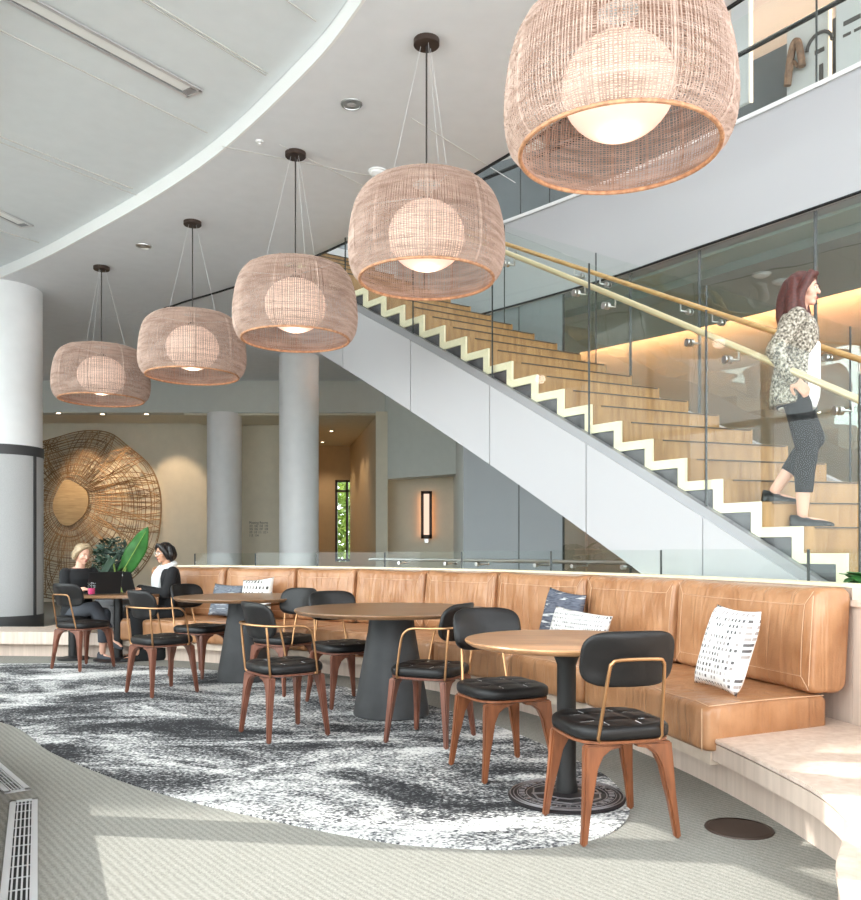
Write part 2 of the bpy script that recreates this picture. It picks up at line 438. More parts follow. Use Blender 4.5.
# seams between the ceiling panels, running square to the rim
mb = MB()
for x, y in ((240, 60), (60, 60), (110, 180), (20, 150), (180, 20), (300, 10), (30, 240)):
    a = ph(x, y, 4.776); d = Vector((.59, .81, 0))
    t = 0
    while t < 6:                             # stop at the rim
        p = a+d*t
        if min((p-V3(r, p.z)).length for r in RIM) < .16: break
        t += .05
    mb.beam(a-d*1.6, a+d*t, .008, .008)
struct(mb.build('trim_panel_seams', MT['seam'], smooth=0))
mb = MB()
for x, y in ((300, 155), (430, 130), (250, 152)):
    a = ph(x, y, CEIL-.001); d = Vector((.62, .78, 0)) if x != 250 else Vector((.9, .42, 0))
    mb.beam(a-d*.25, a+d*1.3, .006, .006)
struct(mb.build('trim_soffit_seams', MT['seam'], smooth=0))
struct(wall_along(offset_curve([p for p in EDGE if p.y < 12.3], -.0), CEIL-.02, CEIL-.001, -.018).build('trim_soffit_edge', 'gap', smooth=30))
# the ceiling beyond the stair
n24, f24 = near(23.4), far(23.4)
edge_far = [p for p in EDGE if p.y > 11.1]
poly = [(n24.x, n24.y), (f24.x, f24.y), (-.3, 11.95), (.3, 11.75), (.3, 24), (-14, 24), (-14, 14.6)]+[(p.x, p.y) for p in reversed(edge_far)]
struct(MB().prism(poly, CEIL-.002, 5.2).build('ceiling_rear', 'ceiling', smooth=0))
struct(MB().prism([(x-.2, y) for x, y in [(-.15, -4), (-.3, -1.5), (-.86, 1.25), (-2.2, 4.15), (-4.1, 6.52), (-6.5, 8.4), (-9.2, 10.1)]]+[(p.x, p.y) for p in reversed(EDGE)], 5.19, 5.4).build('sun_block_roof', 'ceiling', smooth=0))  # unseen slab added over the lounge to block sun from above

struct(wall_along(offset_curve(EDGE, -.12), 5.18, 8.5, .15).build('sun_block_upper', 'white', smooth=0))  # unseen wall added above the soffit to keep direct sun off the fascia
# glazed wall on the window side, outside the frame
struct(wall_along([V3(p) for p in [(-6.52, 8.42), (-9.2, 10.1), (-10.6, 14), (-11.5, 19.3)]], 0, 5.2, -.2).build('daylight_block_left', 'white', smooth=0))  # unseen wall added to cut daylight reaching the rear of the room
for i in range(len(GL)-2):
    a, b = V3(GL[i]), V3(GL[i+1]); d = (b-a); L = d.length; d.normalize(); nrm = Vector((-d.y, d.x, 0))
    wn = bpy.data.objects.new('window_%d' % (i+1), None); COL.objects.link(wn); wn.location = a; struct(wn)
    fr = MB()
    for z, h in ((.26, .34), (2.75, .07), (4.6, .25), (.02, .04)):
        fr.beam(a+Vector((0, 0, z)), b+Vector((0, 0, z)), .1, h)
    fr.beam(a+Vector((0, 0, 0)), a+Vector((0, 0, 4.78)), .12, .12, up=d)
    n = max(1, round(L/1.6))
    for k in range(1, n):
        p = a+d*(L*k/n); fr.beam(p, p+Vector((0, 0, 4.78)), .06, .12, up=d)
    if i == 2:
        p = a+d*(L*.83); fr.beam(p, p+Vector((0, 0, 4.78)), .2, .14, up=nrm)
    fr.build('window_frame', 'alu', wn, smooth=0)
    g = MB(); g.beam(a+d*.06+Vector((0, 0, 2.35)), b-d*.06+Vector((0, 0, 2.35)), .012, 4.6); g.build('window_glass', 'glass', wn, smooth=0)
nb = MB().box((-20, 22, 9), (8, 31, 18.5)); struct(nb.build('sun_blocker', 'blocker', smooth=0))  # unseen block added outside to keep the sun off the far tables

struct(MB().box((6.9, -1.2, 2.6), (.2, 5.6, 5.2)).build('daylight_block_right', 'white', smooth=0))  # unseen wall added to cut daylight and deepen shade beside the bench
# upper floor across the stair
FAS = spline([V3(p) for p in [(-.5, 11.88), (.1, 11.43), (.67, 10.97), (1.88, 9.67), (2.64, 8.64), (3.66, 7.22), (4.7, 5.6), (6.2, 3.2), (7.5, 1)]], 8)
FASX = spline([V3((-5.2, 14.6)), V3((-2.6, 13.2))], 4)+FAS
def fas_px(x, off):                      # point on the offset fascia line at an image column
    q = offset_curve(FAS, off); t = (x-CX)/F
    for a, b in zip(q, q[1:]):
        fa, fb = a.x-t*a.y, b.x-t*b.y
        if fa*fb <= 0: return a.lerp(b, fa/(fa-fb))
    return q[-1]
struct(wall_along(FAS, 4.22, 5.27, -.25).build('wall_fascia', 'fascia', smooth=30))
struct(wall_along(offset_curve(FAS, .012), 5.27, 5.31, -.2).build('trim_fascia_curb', 'white', smooth=30))
struct(wall_along(offset_curve(FAS, -.0), 4.205, 4.22, -.03).build('trim_fascia_gap', 'gap', smooth=30))
struct(wall_along(offset_curve(FAS, -.26), 4.9, 5.2, -6).build('floor_upper', 'soffit', smooth=0))
gap_l = offset_curve(FASX, -2.95)
struct(wall_along(gap_l, 5.2, 7.7, -.2).build('wall_upper', 'greydark', smooth=30))
struct(wall_along(offset_curve(FASX, 1.5), 8.35, 8.5, -8).build('ceiling_upper_floor', 'ceiling', smooth=0))  # upper ceiling, widened over the stair void to cut sky light on the fascia
struct(wall_along(offset_curve(FASX, -6), 5.2, 8.4, -.2).build('wall_upper_rear', 'beige', smooth=0))
lt = wall_along(offset_curve(FAS, -3.3), 7.72, 7.76, -.06).build('cove_light', 'cove_up', smooth=0)
tag(lt, 'warm cove light strip along the top of the upper grey wall', 'light')
# glazed balcony on the upper floor
bal = thing('balcony_railing', 'glass balcony railing with a dark handrail on the upper white ledge', 'railing', (3.66, 7.22, 5.3))
cuts = [fas_px(x, -.08) for x in (446, 520, 549, 640, 816, 1050)]
for a, b in zip(cuts, cuts[1:]):
    g = MB().beam(a+(b-a)*.004+Vector((0, 0, 5.82)), b-(b-a)*.004+Vector((0, 0, 5.82)), .014, 1.02).build('glass_panel', 'glass', bal, smooth=0)
    MB().beam(a+Vector((0, 0, 5.31)), a+Vector((0, 0, 6.33)), .012, .014).build('glass_edge', 'glass_edge', g, smooth=0)
MB().tube([p+Vector((0, 0, 6.02)) for p in offset_curve(FAS, -.14)], .024).build('handrail', 'black', bal)
# display panels upstairs
def panel(x0, x1, off, z0, z1, label, arch=False):
    a, b = fas_px(x0, off), fas_px(x1, off); d = (b-a).normalized(); w = (b-a).length
    t = thing('display_panel', label, 'panel', (a.x, a.y, z0), math.atan2(d.y, d.x))
    MB().box((w/2, 0, (z1-z0)/2), (w, .05, z1-z0)).build('board', 'panel_sign', t, world=False, bevel=.012, seg=3)
    e = MB(); e.box((w/2, 0, z1-z0+.012), (w, .04, .02)); e.box((w+.012, 0, (z1-z0)/2), (.02, .04, z1-z0)); e.build('lit_edge', 'panel_edge', t, world=False, smooth=0)
    return t, w, d, a
t1, w1, d1, a1 = panel(787, 829, -2.7, 5.3, 7.72, 'white display panel with a lit edge and driftwood arch upstairs')
t2, w2, d2, a2 = panel(836, 905, -2.55, 5.3, 7.75, 'white display panel with small text at the upper right edge')
panel(731, 750, -2.0, 6.6, 8.3, 'pale hanging panel beside the largest basket pendant upstairs')
ar = thing('wooden_arch', 'small driftwood arch mounted on the white upper display panel', 'sculpture', (a1.x, a1.y, 7.0), math.atan2(d1.y, d1.x))
MB().tube(spline([(w1*.1, -.09, -.05), (w1*.18, -.1, .25), (w1*.27, -.1, .42), (w1*.38, -.1, .4), (w1*.46, -.09, .1)], 6), .045, 8).build('arch_branch', 'arch', ar, world=False)
MB().tube(spline([(w1*.2, -.1, .1), (w1*.27, -.11, .2), (w1*.36, -.1, .12)], 6), .02, 8).build('inner_branch', 'arch', ar, world=False)
m = MB(); m.tube([(w1*.8+.16*math.cos(a), -.03, 1.98+.16*math.sin(a)) for a in [PI*k/8 for k in range(9)]], .022, 6); m.box((w1*.8, -.03, 1.92), (.12, .01, .05)); m.box((w1*.84, -.03, 1.6), (.05, .01, .3)); m.build('printed_mark', 'ink', t1, world=False, smooth=0)
m = MB(); m.box((.2, -.03, 2.0), (.2, .01, .05))
for k in range(9): m.box((.14+.13*k, -.03, 1.86), (.09, .01, .03))
m.build('printed_line', 'ink', t2, world=False, smooth=0)
# glass wall under the fascia and the lounge behind it
jx = [463, 519, 563, 630, 699, 815, 960, 1200]
for i, (xa, xb) in enumerate(zip(jx, jx[1:])):
    a, b = fas_px(xa, -.045), fas_px(xb, -.045); up = Vector((0, 0, 2.1)); e = (b-a).normalized()*.006
    o = MB().beam(a+e+up, b-e+up, .02, 4.19).build('window_stair_%d' % (i+1) if i > 1 else 'wall_grey_%d' % (i+1), 'glass_wall' if i > 1 else 'greypanel', smooth=0)
    struct(o)
    if i: struct(MB().beam(a+Vector((0, 0, .01)), a+Vector((0, 0, 4.19)), .02, .026).build('trim_mullion', 'glass_edge', smooth=0))
struct(wall_along(offset_curve(FAS, -.252), 4.19, 4.22, -.36).build('ceiling_lounge_margin', 'margin', smooth=0))
struct(wall_along(offset_curve(FAS, -.61), 4.1, 4.22, -1.69).build('ceiling_lounge', 'soffit', smooth=0))
struct(wall_along(offset_curve(FAS, -2.3), 4.82, 4.88, -3).build('ceiling_lounge_cove', 'peach', smooth=0))
struct(wall_along(offset_curve(FAS, -4.4), 0, 4.82, -.1).build('wall_lounge', 'lounge', smooth=0))
lt = wall_along(offset_curve(FAS, -4.2), 4.74, 4.78, -.05).build('cove_light', 'cove', smooth=0)
tag(lt, 'warm cove light strip glowing behind the stair glass', 'light')
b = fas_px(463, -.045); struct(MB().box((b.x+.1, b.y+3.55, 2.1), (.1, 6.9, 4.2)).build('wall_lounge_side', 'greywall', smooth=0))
for x, y in ((761, 274), (781, 281)):
    p = ph(x, y, 4.1)
    o = thing('ceiling_speaker', ('round white ceiling speaker behind the stair glass, left of the walking woman' if x == 761 else 'white ceiling sensor right beside the walking woman\'s hair'), 'speaker', (p.x, p.y, 4.1))
    MB().lathe([(.085, 0), (.08, -.02), (.05, -.035), (.001, -.036)], 20).build('cover', 'white', o, world=False)
    MB().lathe([(.1, .0), (.1, -.01), (.085, -.01)], 20).build('ring', 'alu', o, world=False)

# rear of the room: beam, walls, corridor
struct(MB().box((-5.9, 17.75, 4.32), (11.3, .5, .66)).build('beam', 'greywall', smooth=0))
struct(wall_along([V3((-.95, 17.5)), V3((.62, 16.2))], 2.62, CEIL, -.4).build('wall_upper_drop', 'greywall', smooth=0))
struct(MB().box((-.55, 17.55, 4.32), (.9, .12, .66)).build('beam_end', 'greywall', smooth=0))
struct(MB().box((-7.15, 19.1, 2.3), (9.15, .2, 4.6)).build('wall_rear', 'beige', smooth=0))       # to the corridor jamb
struct(MB().box((-8, 18.5, 4.02), (12, 1.4, .06)).build('ceiling_niche', 'beige', smooth=0))
struct(MB().box((-2.56, 19.05, 2.0), (.06, .36, 4.0)).build('trim_jamb', 'oak_rail', smooth=0))
struct(MB().beam((-1.05, 17.6, 2.3), (-2.1, 22.8, 2.3), .12, 4.6).build('wall_corridor_right', 'corridor', smooth=0))
struct(MB().beam((-2.75, 19.2, 2.3), (-4.2, 22.8, 2.3), .12, 4.6).build('wall_corridor_left', 'corridor', smooth=0))
struct(MB().box((-2.6, 20.2, 3.98), (5, 5.2, .06)).build('ceiling_corridor', 'beige', smooth=0))
wl = pz(335, 480, 22.8); wr = pz(356, 554, 22.8)
mb = MB(); mb.box(((-5+wl.x)/2, 22.85, 2), (wl.x+5, .1, 4.1)); mb.box(((wl.x+wr.x)/2, 22.85, (wl.z+4.1)/2), (wr.x-wl.x, .1, 4.1-wl.z))
mb.box(((wl.x+wr.x)/2, 22.85, wr.z/2-.1), (wr.x-wl.x, .1, wr.z-.2)); mb.box(((wr.x+.5)/2, 22.85, 2), (.5-wr.x, .1, 4.1))
struct(mb.build('wall_corridor_end', 'corridor', smooth=0))
wn = bpy.data.objects.new('window_20', None); COL.objects.link(wn); wn.location = (wl.x, 22.8, wr.z-.2); struct(wn)
fr = MB(); zc = pz(335, 491, 22.8).z
xm = pz(346.5, 500, 22.8).x
for x in (wl.x+.02, xm, wr.x-.02): fr.box((x, 22.83, (wl.z+wr.z-.2)/2), (.06, .08, wl.z-wr.z+.2))
for z in (wl.z-.03, zc, wr.z-.16): fr.box(((wl.x+wr.x)/2, 22.83, z), (wr.x-wl.x, .08, .06))
fr.build('window_frame', 'recess', wn, smooth=0)
MB().box(((wl.x+wr.x)/2, 22.86, (wl.z+wr.z-.2)/2), (wr.x-wl.x, .01, wl.z-wr.z+.2)).build('window_glass', 'glass', wn, smooth=0)
struct(MB().box((-1.0, 17.46, 2.0), (.24, .06, 4.0)).build('wall_corridor_face', 'beige', smooth=0))
struct(MB().box((.2, 18.1, 2.3), (2.3, .14, 4.6)).build('wall_sconce', 'beige', smooth=0))
# things outside the corridor window
def leaf_cloud(mb, c, r, n, s, rnd):
    for _ in range(n):
        while True:
            p = Vector((rnd.uniform(-1, 1), rnd.uniform(-1, 1), rnd.uniform(-1, 1)))
            if .3 < p.length < 1: break
        p = Vector((p.x*r[0], p.y*r[1], p.z*r[2]))+Vector(c)
        d = Vector((rnd.gauss(0, 1), rnd.gauss(0, 1), rnd.gauss(0, .6))).normalized(); u = d.orthogonal().normalized()
        l = s*rnd.uniform(.6, 1.3); w = l*.38; nn = d.cross(u)*l*.08
        mb.add([p-d*l*.5, p+u*w*.5+nn, p+d*l*.5, p-u*w*.5+nn, p-nn], [(0, 1, 4), (1, 2, 4), (2, 3, 4), (3, 0, 4)])
rnd = random.Random(3)
for i, (x, y, h, lb) in enumerate(((-2.95, 24.6, 3.8, 'leafy green tree outside the corridor window, left one'), (-1.55, 26.9, 3.6, 'leafy green tree outside the corridor window, right one'))):
    t = thing('garden_tree', lb, 'tree', (x, y, -.1), group='trees outside the corridor window')
    m = MB(); leaf_cloud(m, (0, 0, h*.55), (1.1, .9, h*.5), 1700, .3, rnd); m.build('foliage', 'leaf_pale', t, world=False, smooth=0)
    MB().tube([(0, 0, 0), (.05, 0, h*.4), (0, .05, h*.9)], [.09, .07, .02]).build('trunk', 'bark', t, world=False)

# round columns
def column(name, x, y, r, z0, z1, label, wrapped=False):
    t = thing(name, label, 'column', (x, y, z0))
    MB().lathe([(r, 0), (r, z1-z0)], 48).build('shaft', 'column', t, world=False)
    return t
c0 = column('round_column', -5.75, 11.4, .5, 0, CEIL, 'large white column with grey fabric wrap at left edge')
MB().lathe([(.512, .3), (.512, 2.4)], 48).build('fabric_wrap', 'fabric_grey', c0, world=False)
MB().lathe([(.518, 0), (.518, .3)], 48).build('base_band', 'band', c0, world=False)
MB().lathe([(.518, 2.4), (.518, 2.53)], 48).build('top_band', 'band', c0, world=False)
a = R_(-14)
MB().box((.515*math.cos(a), .515*math.sin(a), 1.35), (.02, .045, 2.1), Matrix.Rotation(a, 3, 'Z')).build('seam_strip', 'band', c0, world=False, smooth=0)
p = pz(298.5, 500, 15.3); column('round_column', p.x, p.y, .352, 0, CEIL, 'tall white column in front of the corridor opening')
p = pz(224, 500, 17.75); c2 = column('round_column', p.x, p.y, .355, 0, 4.0, 'white column under the beam, left of the corridor')
o = MB().box((p.x, p.y-.37, 1.16+7*17.4/850), (.085, .02, .24)).build('wall_plate', 'white', bevel=.004); tag(o, 'small white access plate on the column beside the room directory', 'plate')
# room directory lettering
p = pz(248.5, 521.5, 18.98)
dr = thing('room_directory', 'small printed meeting room directory on the wall between columns', 'sign', (p.x, 18.998, p.z-.35))
for k, s in enumerate(('Meeting Rooms', '101  102  103  104', '105  106  107  108', '109  110  111  112 >', '113  114')):
    vs, fs = text_mb(s, .078, .001)
    sx = .42/max(v.x for v in vs) if k < 4 else .5*.42/max(v.x for v in vs)
    MB().add([Vector((v.x*sx, -.004, .3-.072*k+v.y)) for v in vs], fs).build('text_line', 'ink', dr, world=False, smooth=0)
# wall sconce
p = pz(426, 515, 17.95)
sn = thing('wall_sconce', 'tall bronze framed wall sconce glowing beneath the stair', 'lamp', (p.x, p.y-.06, p.z-.5))
w, h = .235, 1.0
m = MB(); m.box((-w/2+.03, 0, h/2), (.06, .1, h)); m.box((w/2-.03, 0, h/2), (.06, .1, h)); m.box((0, 0, .04), (w, .1, .08)); m.box((0, 0, h-.03), (w, .1, .06))
m.build('frame', 'bronze', sn, world=False, bevel=.004)
MB().box((0, -.01, h/2), (w-.1, .03, h-.12)).build('lens', 'sconce_glow', sn, world=False, smooth=0)
m = MB(); m.box((-w/2+.03, .075, h/2), (.02, .03, h*.92)); m.box((w/2-.03, .075, h/2), (.02, .03, h*.92)); m.build('back_strip', 'sconce_back', sn, world=False, smooth=0)
MB().box((0, .05, -.04), (.08, .1, .09)).build('bracket', 'steel', sn, world=False, bevel=.005)

# ceiling fittings
def downlight(x, y, z, r, label, lit=False, grp=None):
    p = ph(x, y, z)
    t = thing('downlight', label, 'light', (p.x, p.y, z), group=grp)
    MB().lathe([(r*.86, .002), (r*.9, -.008), (r, -.008), (r*1.02, .0), (r*.98, .002)], 28, caps=False).build('rim', 'steel', t, world=False)
    MB().lathe([(r*.86, -.004), (r*.6, -.0025), (r*.3, -.002)], 28, caps=False).build('reflector', 'steel', t, world=False)
    MB().lathe([(r*.42, -.006), (r*.01, -.009)], 20).build('lens', 'lamp' if lit else 'alu', t, world=False)
    return t
downlight(351, 104, CEIL, .085, 'chrome recessed downlight left of the second largest pendant canopy')
downlight(143, 246, CEIL, .085, 'chrome recessed downlight between the two smallest pendant canopies')
downlight(5, 287, CEIL, .085, 'lit recessed downlight above the large left column', True)
for x, y, l in ((58, 413, 'left'), (102, 414, 'middle'), (146, 414, 'right')):
    downlight(x, y, 3.985, .1, 'small lit downlight over the woven wall art, %s one of three' % l, True, 'downlights over the wall art')
for x, y, l in ((331, 431, 'nearer'), (322, 442, 'farther')):
    downlight(x, y, 3.945, .09, 'small lit downlight in the corridor ceiling, %s one' % l, True, 'corridor downlights')
p = ph(259, 141, CEIL)
t = thing('sprinkler', 'small white ceiling sprinkler beside the curved rim', 'sprinkler', (p.x, p.y, CEIL))
MB().lathe([(.035, 0), (.03, -.012), (.012, -.014)], 16).build('cover', 'white', t, world=False); MB().lathe([(.01, -.01), (.01, -.03), (.02, -.032), (.001, -.034)], 12).build('head', 'white', t, world=False)
p = ph(377, 171, CEIL)
t = thing('smoke_detector', 'white round smoke detector on the ceiling behind the second largest pendant', 'detector', (p.x, p.y, CEIL))
MB().lathe([(.075, 0), (.07, -.03), (.045, -.05), (.001, -.052)], 24).build('body', 'white', t, world=False); MB().lathe([(.085, 0), (.085, -.012), (.07, -.014)], 24).build('base_ring', 'white', t, world=False)
def diffuser(xa, ya, xb, yb, label, ext=0):
    a, b = ph(xa, ya, 4.776), ph(xb, yb, 4.776); d = (b-a).normalized(); a = a-d*ext; L = (b-a).length
    t = thing('air_diffuser', label, 'vent', (a.x, a.y, 4.776), math.atan2(d.y, d.x))
    m = MB(); m.box((L/2, -.075, -.006), (L, .03, .012)); m.box((L/2, .075, -.006), (L, .03, .012)); m.box((L, 0, -.006), (.03, .18, .012)); m.build('frame', 'alu', t, world=False, smooth=0)
    MB().box((L/2, 0, -.002), (L, .13, .003)).build('slot', 'white', t, world=False, smooth=0)
    m = MB(); m.box((L-.05, 0, -.006), (.06, .1, .006)); m.box((L/2, .052, -.005), (L, .012, .006)); m.build('dark_gap', 'greymetal', t, world=False, smooth=0)
diffuser(25, 2, 194, 93, 'long white linear air diffuser in the upper left ceiling', 2.0)
diffuser(-60, 185, 26, 226, 'short white linear air diffuser at the left picture edge')

# floor fittings
def grille(pts, label):                  # pts: the two long edges
    a0, a1, b0, b1 = pts; ca, cb = (a0+b0)/2, (a1+b1)/2; d = (cb-ca).normalized(); L = (cb-ca).length; w = .115
    t = thing('floor_grille', label, 'vent', (ca.x, ca.y, 0), math.atan2(d.y, d.x))
    m = MB(); m.box((L/2, -w/2+.0125, .004), (L, .025, .008)); m.box((L/2, w/2-.0125, .004), (L, .025, .008)); m.box((.01, 0, .004), (.02, w, .008)); m.box((L-.01, 0, .004), (.02, w, .008)); m.build('frame', 'alu', t, world=False, smooth=0)
    MB().box((L/2, 0, .001), (L-.02, w-.04, .002)).build('trough', 'gap', t, world=False, smooth=0)
    m = MB()
    for k in range(4): m.box((L/2, -.024+.016*k, .005), (L, .006, .006))
    n = int(L/.12)
    for k in range(n): m.box((L*(k+.5)/n, 0, .003), (.006, w-.05, .003))
    m.build('slats', 'alu', t, world=False, smooth=0)
g1a = ph(23.5, 801, 0); g1b = g1a+Vector((.462, -1, 0)).normalized()*3
grille((g1a, g1b, g1a, g1b), 'long white floor grille at the lower left corner')
g2a = ph(17.5, 792, 0); g2b = g2a+Vector((-.625, .78, 0)).normalized()*2.4
grille((g2a, g2b, g2a, g2b), 'white floor grille at the left edge beyond the longer one')
p = ph(738.5, 829, 0)
t = thing('floor_box', 'round dark brown floor outlet cover beside the curved bench', 'floor outlet', (p.x, p.y, 0))
MB().lathe([(.138, 0), (.136, .006), (.122, .008)], 36, caps=False).build('ring', 'bronze', t, world=False)
MB().lathe([(.122, .001), (.122, .006), (.001, .0065)], 36).build('lid', 'bronze', t, world=False)
# patterned carpet laid into the floor
inner = [ph(x, y, 0) for x, y in [(-260, 712), (-120, 705), (0, 722), (50, 752), (120, 781), (190, 802), (250, 816), (310, 829), (380, 842), (430, 847), (513, 850), (580, 843), (617, 829), (629, 808)]]
outer = [arc(5.97, d) for d in (13.5, 17, 21, 26, 31, 36, 41, 46, 51, 56, 61, 66, 71, 76)]+[arc(5.8, d) for d in (82, 90, 100)]
rugpoly = spline(inner+outer, 6, True)
tag(MB().prism([(p.x, p.y) for p in rugpoly], .0, .006).build('patterned_carpet', 'rug', smooth=0, base=False), 'grey black and white abstract patterned carpet under the tables', 'carpet')
# ------------------------------------------------------------------ staircase
K0, K1 = -6, 23
n0 = near(4)
st = thing('staircase', 'oak staircase with white side panels, pale zigzag edge and glass balustrades', 'staircase', (n0.x, n0.y, 0))
def inset(k, d):                         # near side point moved d metres outward (towards the lounge)
    p = near(k); v = (far(k)-near(k)).normalized(); return p-v*d
def faro(k, d):
    p = far(k); v = (far(k)-near(k)).normalized(); return p+v*d
for k in range(K0, K1+1):
    a, b = near(k), far(k); c, d = near(k+1), far(k+1); e = (c-a).normalized()*.02
    o = MB().prism([(a.x, a.y), (b.x, b.y), (d+e).xy[:], (c+e).xy[:]], max(.0, HK(k)-.17), HK(k)).build('tread', 'stairwood', st, bevel=0, smooth=0)
    q = (a-c).normalized()*.006
    MB().beam(a+q*.2+Vector((0, 0, HK(k)-.008))+(b-a)*.06, b+q*.2+Vector((0, 0, HK(k)-.008))-(b-a)*.02, .016, .008).build('nosing', 'nosing', o, smooth=0)
# pale zigzag trim on the lounge side and the dark closure under it
m = MB(); dk = MB(); w = .066
for k in range(K0, K1+1):
    for d0, d1 in ((.004, .024),):
        def P(kk, z, d): v = inset(kk, d); return Vector((v.x, v.y, z))
        dkk = w/.31
        H0, H1 = HK(k)-.17, HK(k)
        # riser band (vertical) and tread band (horizontal)
        for ka, kb, za, zb in ((k, k+dkk, H0-w if k > K0 else 0, H1), (k+dkk, k+1+dkk if k < K1 else k+1, H1-w, H1)):
            vs = [P(ka, za, d0), P(kb, za, d0), P(kb, zb, d0), P(ka, zb, d0), P(ka, za, d1), P(kb, za, d1), P(kb, zb, d1), P(ka, zb, d1)]
            m.add(vs, [(0, 1, 2, 3), (7, 6, 5, 4), (0, 4, 5, 1), (1, 5, 6, 2), (2, 6, 7, 3), (3, 7, 4, 0)])
m.build('zigzag_trim', 'trim', st, smooth=0)
NOS = lambda k: HK(k)                    # height of the line through the nosings
ks = [K0+.5*i for i in range(int((K1+.6-K0)/.5)+1)]
for k in range(K0, K1+1):
    e0, e1 = k+w/.31*.5, k+1+w/.31*.5
    P = lambda kk, z, d: Vector((inset(kk, d).x, inset(kk, d).y, z))
    za, zb, zt = max(0, NOS(e0)-.6), max(0, NOS(e1)-.6), HK(k)-w*.5
    vs = [P(e0, za, .001), P(e1, zb, .001), P(e1, zt, .001), P(e0, zt, .001), P(e0, za, .0035), P(e1, zb, .0035), P(e1, zt, .0035), P(e0, zt, .0035)]
    dk.add(vs, [(0, 1, 2, 3), (7, 6, 5, 4), (0, 4, 5, 1), (1, 5, 6, 2), (2, 6, 7, 3), (3, 7, 4, 0)])
dk.build('side_closure', 'darkside', st, smooth=0)
rings = []
for k in ks:
    a, b = faro(k, .0), faro(k, .05); z0, z1 = max(0, NOS(k)-1.0), max(.02, NOS(k)-.1)
    rings.append([Vector((a.x, a.y, z0)), Vector((b.x, b.y, z0)), Vector((b.x, b.y, z1)), Vector((a.x, a.y, z1))])
MB().loft(rings).build('far_stringer', 'fascia', st, smooth=30)
rings = []
for k in ks:
    a, b = inset(k, -.03), faro(k, -.01); z0, z1 = max(0, NOS(k)-.9), max(.02, NOS(k)-.84)
    rings.append([Vector((a.x, a.y, z0)), Vector((b.x, b.y, z0)), Vector((b.x, b.y, z1)), Vector((a.x, a.y, z1))])
MB().loft(rings).build('underside', 'fascia', st, smooth=30)
J = [-4.1, -.4, 3.3, 6.95, 10.7, 14.4, 18.1, 21.8]
def side_loft(k0, k1, d0, d1, lo, hi, fn=inset, zmin=0.0):
    rings = []; n = max(2, int((k1-k0)*3))
    for i in range(n+1):
        k = k0+(k1-k0)*i/n; a, b = fn(k, d0), fn(k, d1); z0, z1 = max(zmin, NOS(k)+lo), max(zmin+.01, NOS(k)+hi)
        rings.append([Vector((a.x, a.y, z0)), Vector((b.x, b.y, z0)), Vector((b.x, b.y, z1)), Vector((a.x, a.y, z1))])
    return MB().loft(rings)
ends = [K0-.6]+[j-.03 for j in J[:-1]]+[23.2]
for a, b in zip(ends, ends[1:]):
    side_loft(a+.02, b-.02, .03, .09, -1.02, -.31).build('side_panel', 'stringer', st, smooth=30)
side_loft(K0-.6, 23.2, .035, .08, -.98, -.32).build('panel_backing', 'greymetal', st, smooth=30)
side_loft(K0-.6, 23.2, .028, .078, -.31, -.235).build('glass_channel', 'greymetal', st, smooth=30)
gj = [K0-.2]+J+[23.1]
for a, b in zip(gj, gj[1:]):
    g = side_loft(a+.03, b-.03, .045, .061, -.25, 1.13).build('glass_panel', 'glass', st, smooth=30)
    p = inset(b, .053)
    MB().beam(p+Vector((0, 0, NOS(b)-.25)), p+Vector((0, 0, NOS(b)+1.13)), .012, .014).build('glass_edge', 'glass_edge', g, smooth=0)
JF = [-4.1, -.4, 3.6, 7.6, 11.6, 15.6, 19.6]
gj = [K0-.2]+JF+[23.1]
for a, b in zip(gj, gj[1:]):
    g = side_loft(a+.03, b-.03, .06, .074, -.1, 1.08, faro).build('far_glass_panel', 'glass', st, smooth=30)
    p = faro(b, .067)
    MB().beam(p+Vector((0, 0, NOS(b)-.1)), p+Vector((0, 0, NOS(b)+1.08)), .009, .012).build('glass_edge', 'glass_edge', g, smooth=0)
def rail(fn, d, h, name):
    return MB().tube([fn(k, d)+Vector((0, 0, NOS(k)+h)) for k in ks], .023, 10).build(name, 'rail' if fn is inset else 'oak_rail', st)
rail(inset, -.05, .93, 'near_handrail'); rail(faro, -.05, .88, 'far_handrail')
for fn, js, h, dg in ((inset, J, .93, .045), (faro, JF, .88, .06)):
    for j in js:
        for s in (-.52, .52):
            k = j+s
            g = fn(k, dg-.012); r = fn(k, -.05); ax = (fn(k, 1)-fn(k, 0)).normalized(); z = NOS(k)+h-.085
            m = MB(); m.tube([g+ax*.002+Vector((0, 0, z)), g-ax*.022+Vector((0, 0, z))], .028, 14)
            m.tube([g+ax*.02+Vector((0, 0, z)), g+ax*.032+Vector((0, 0, z))], .028, 14)
            m.tube([g-ax*.02+Vector((0, 0, z)), r+Vector((0, 0, z)), r+Vector((0, 0, z+.07))], .008, 8)
            m.build('rail_bracket', 'steel', st)
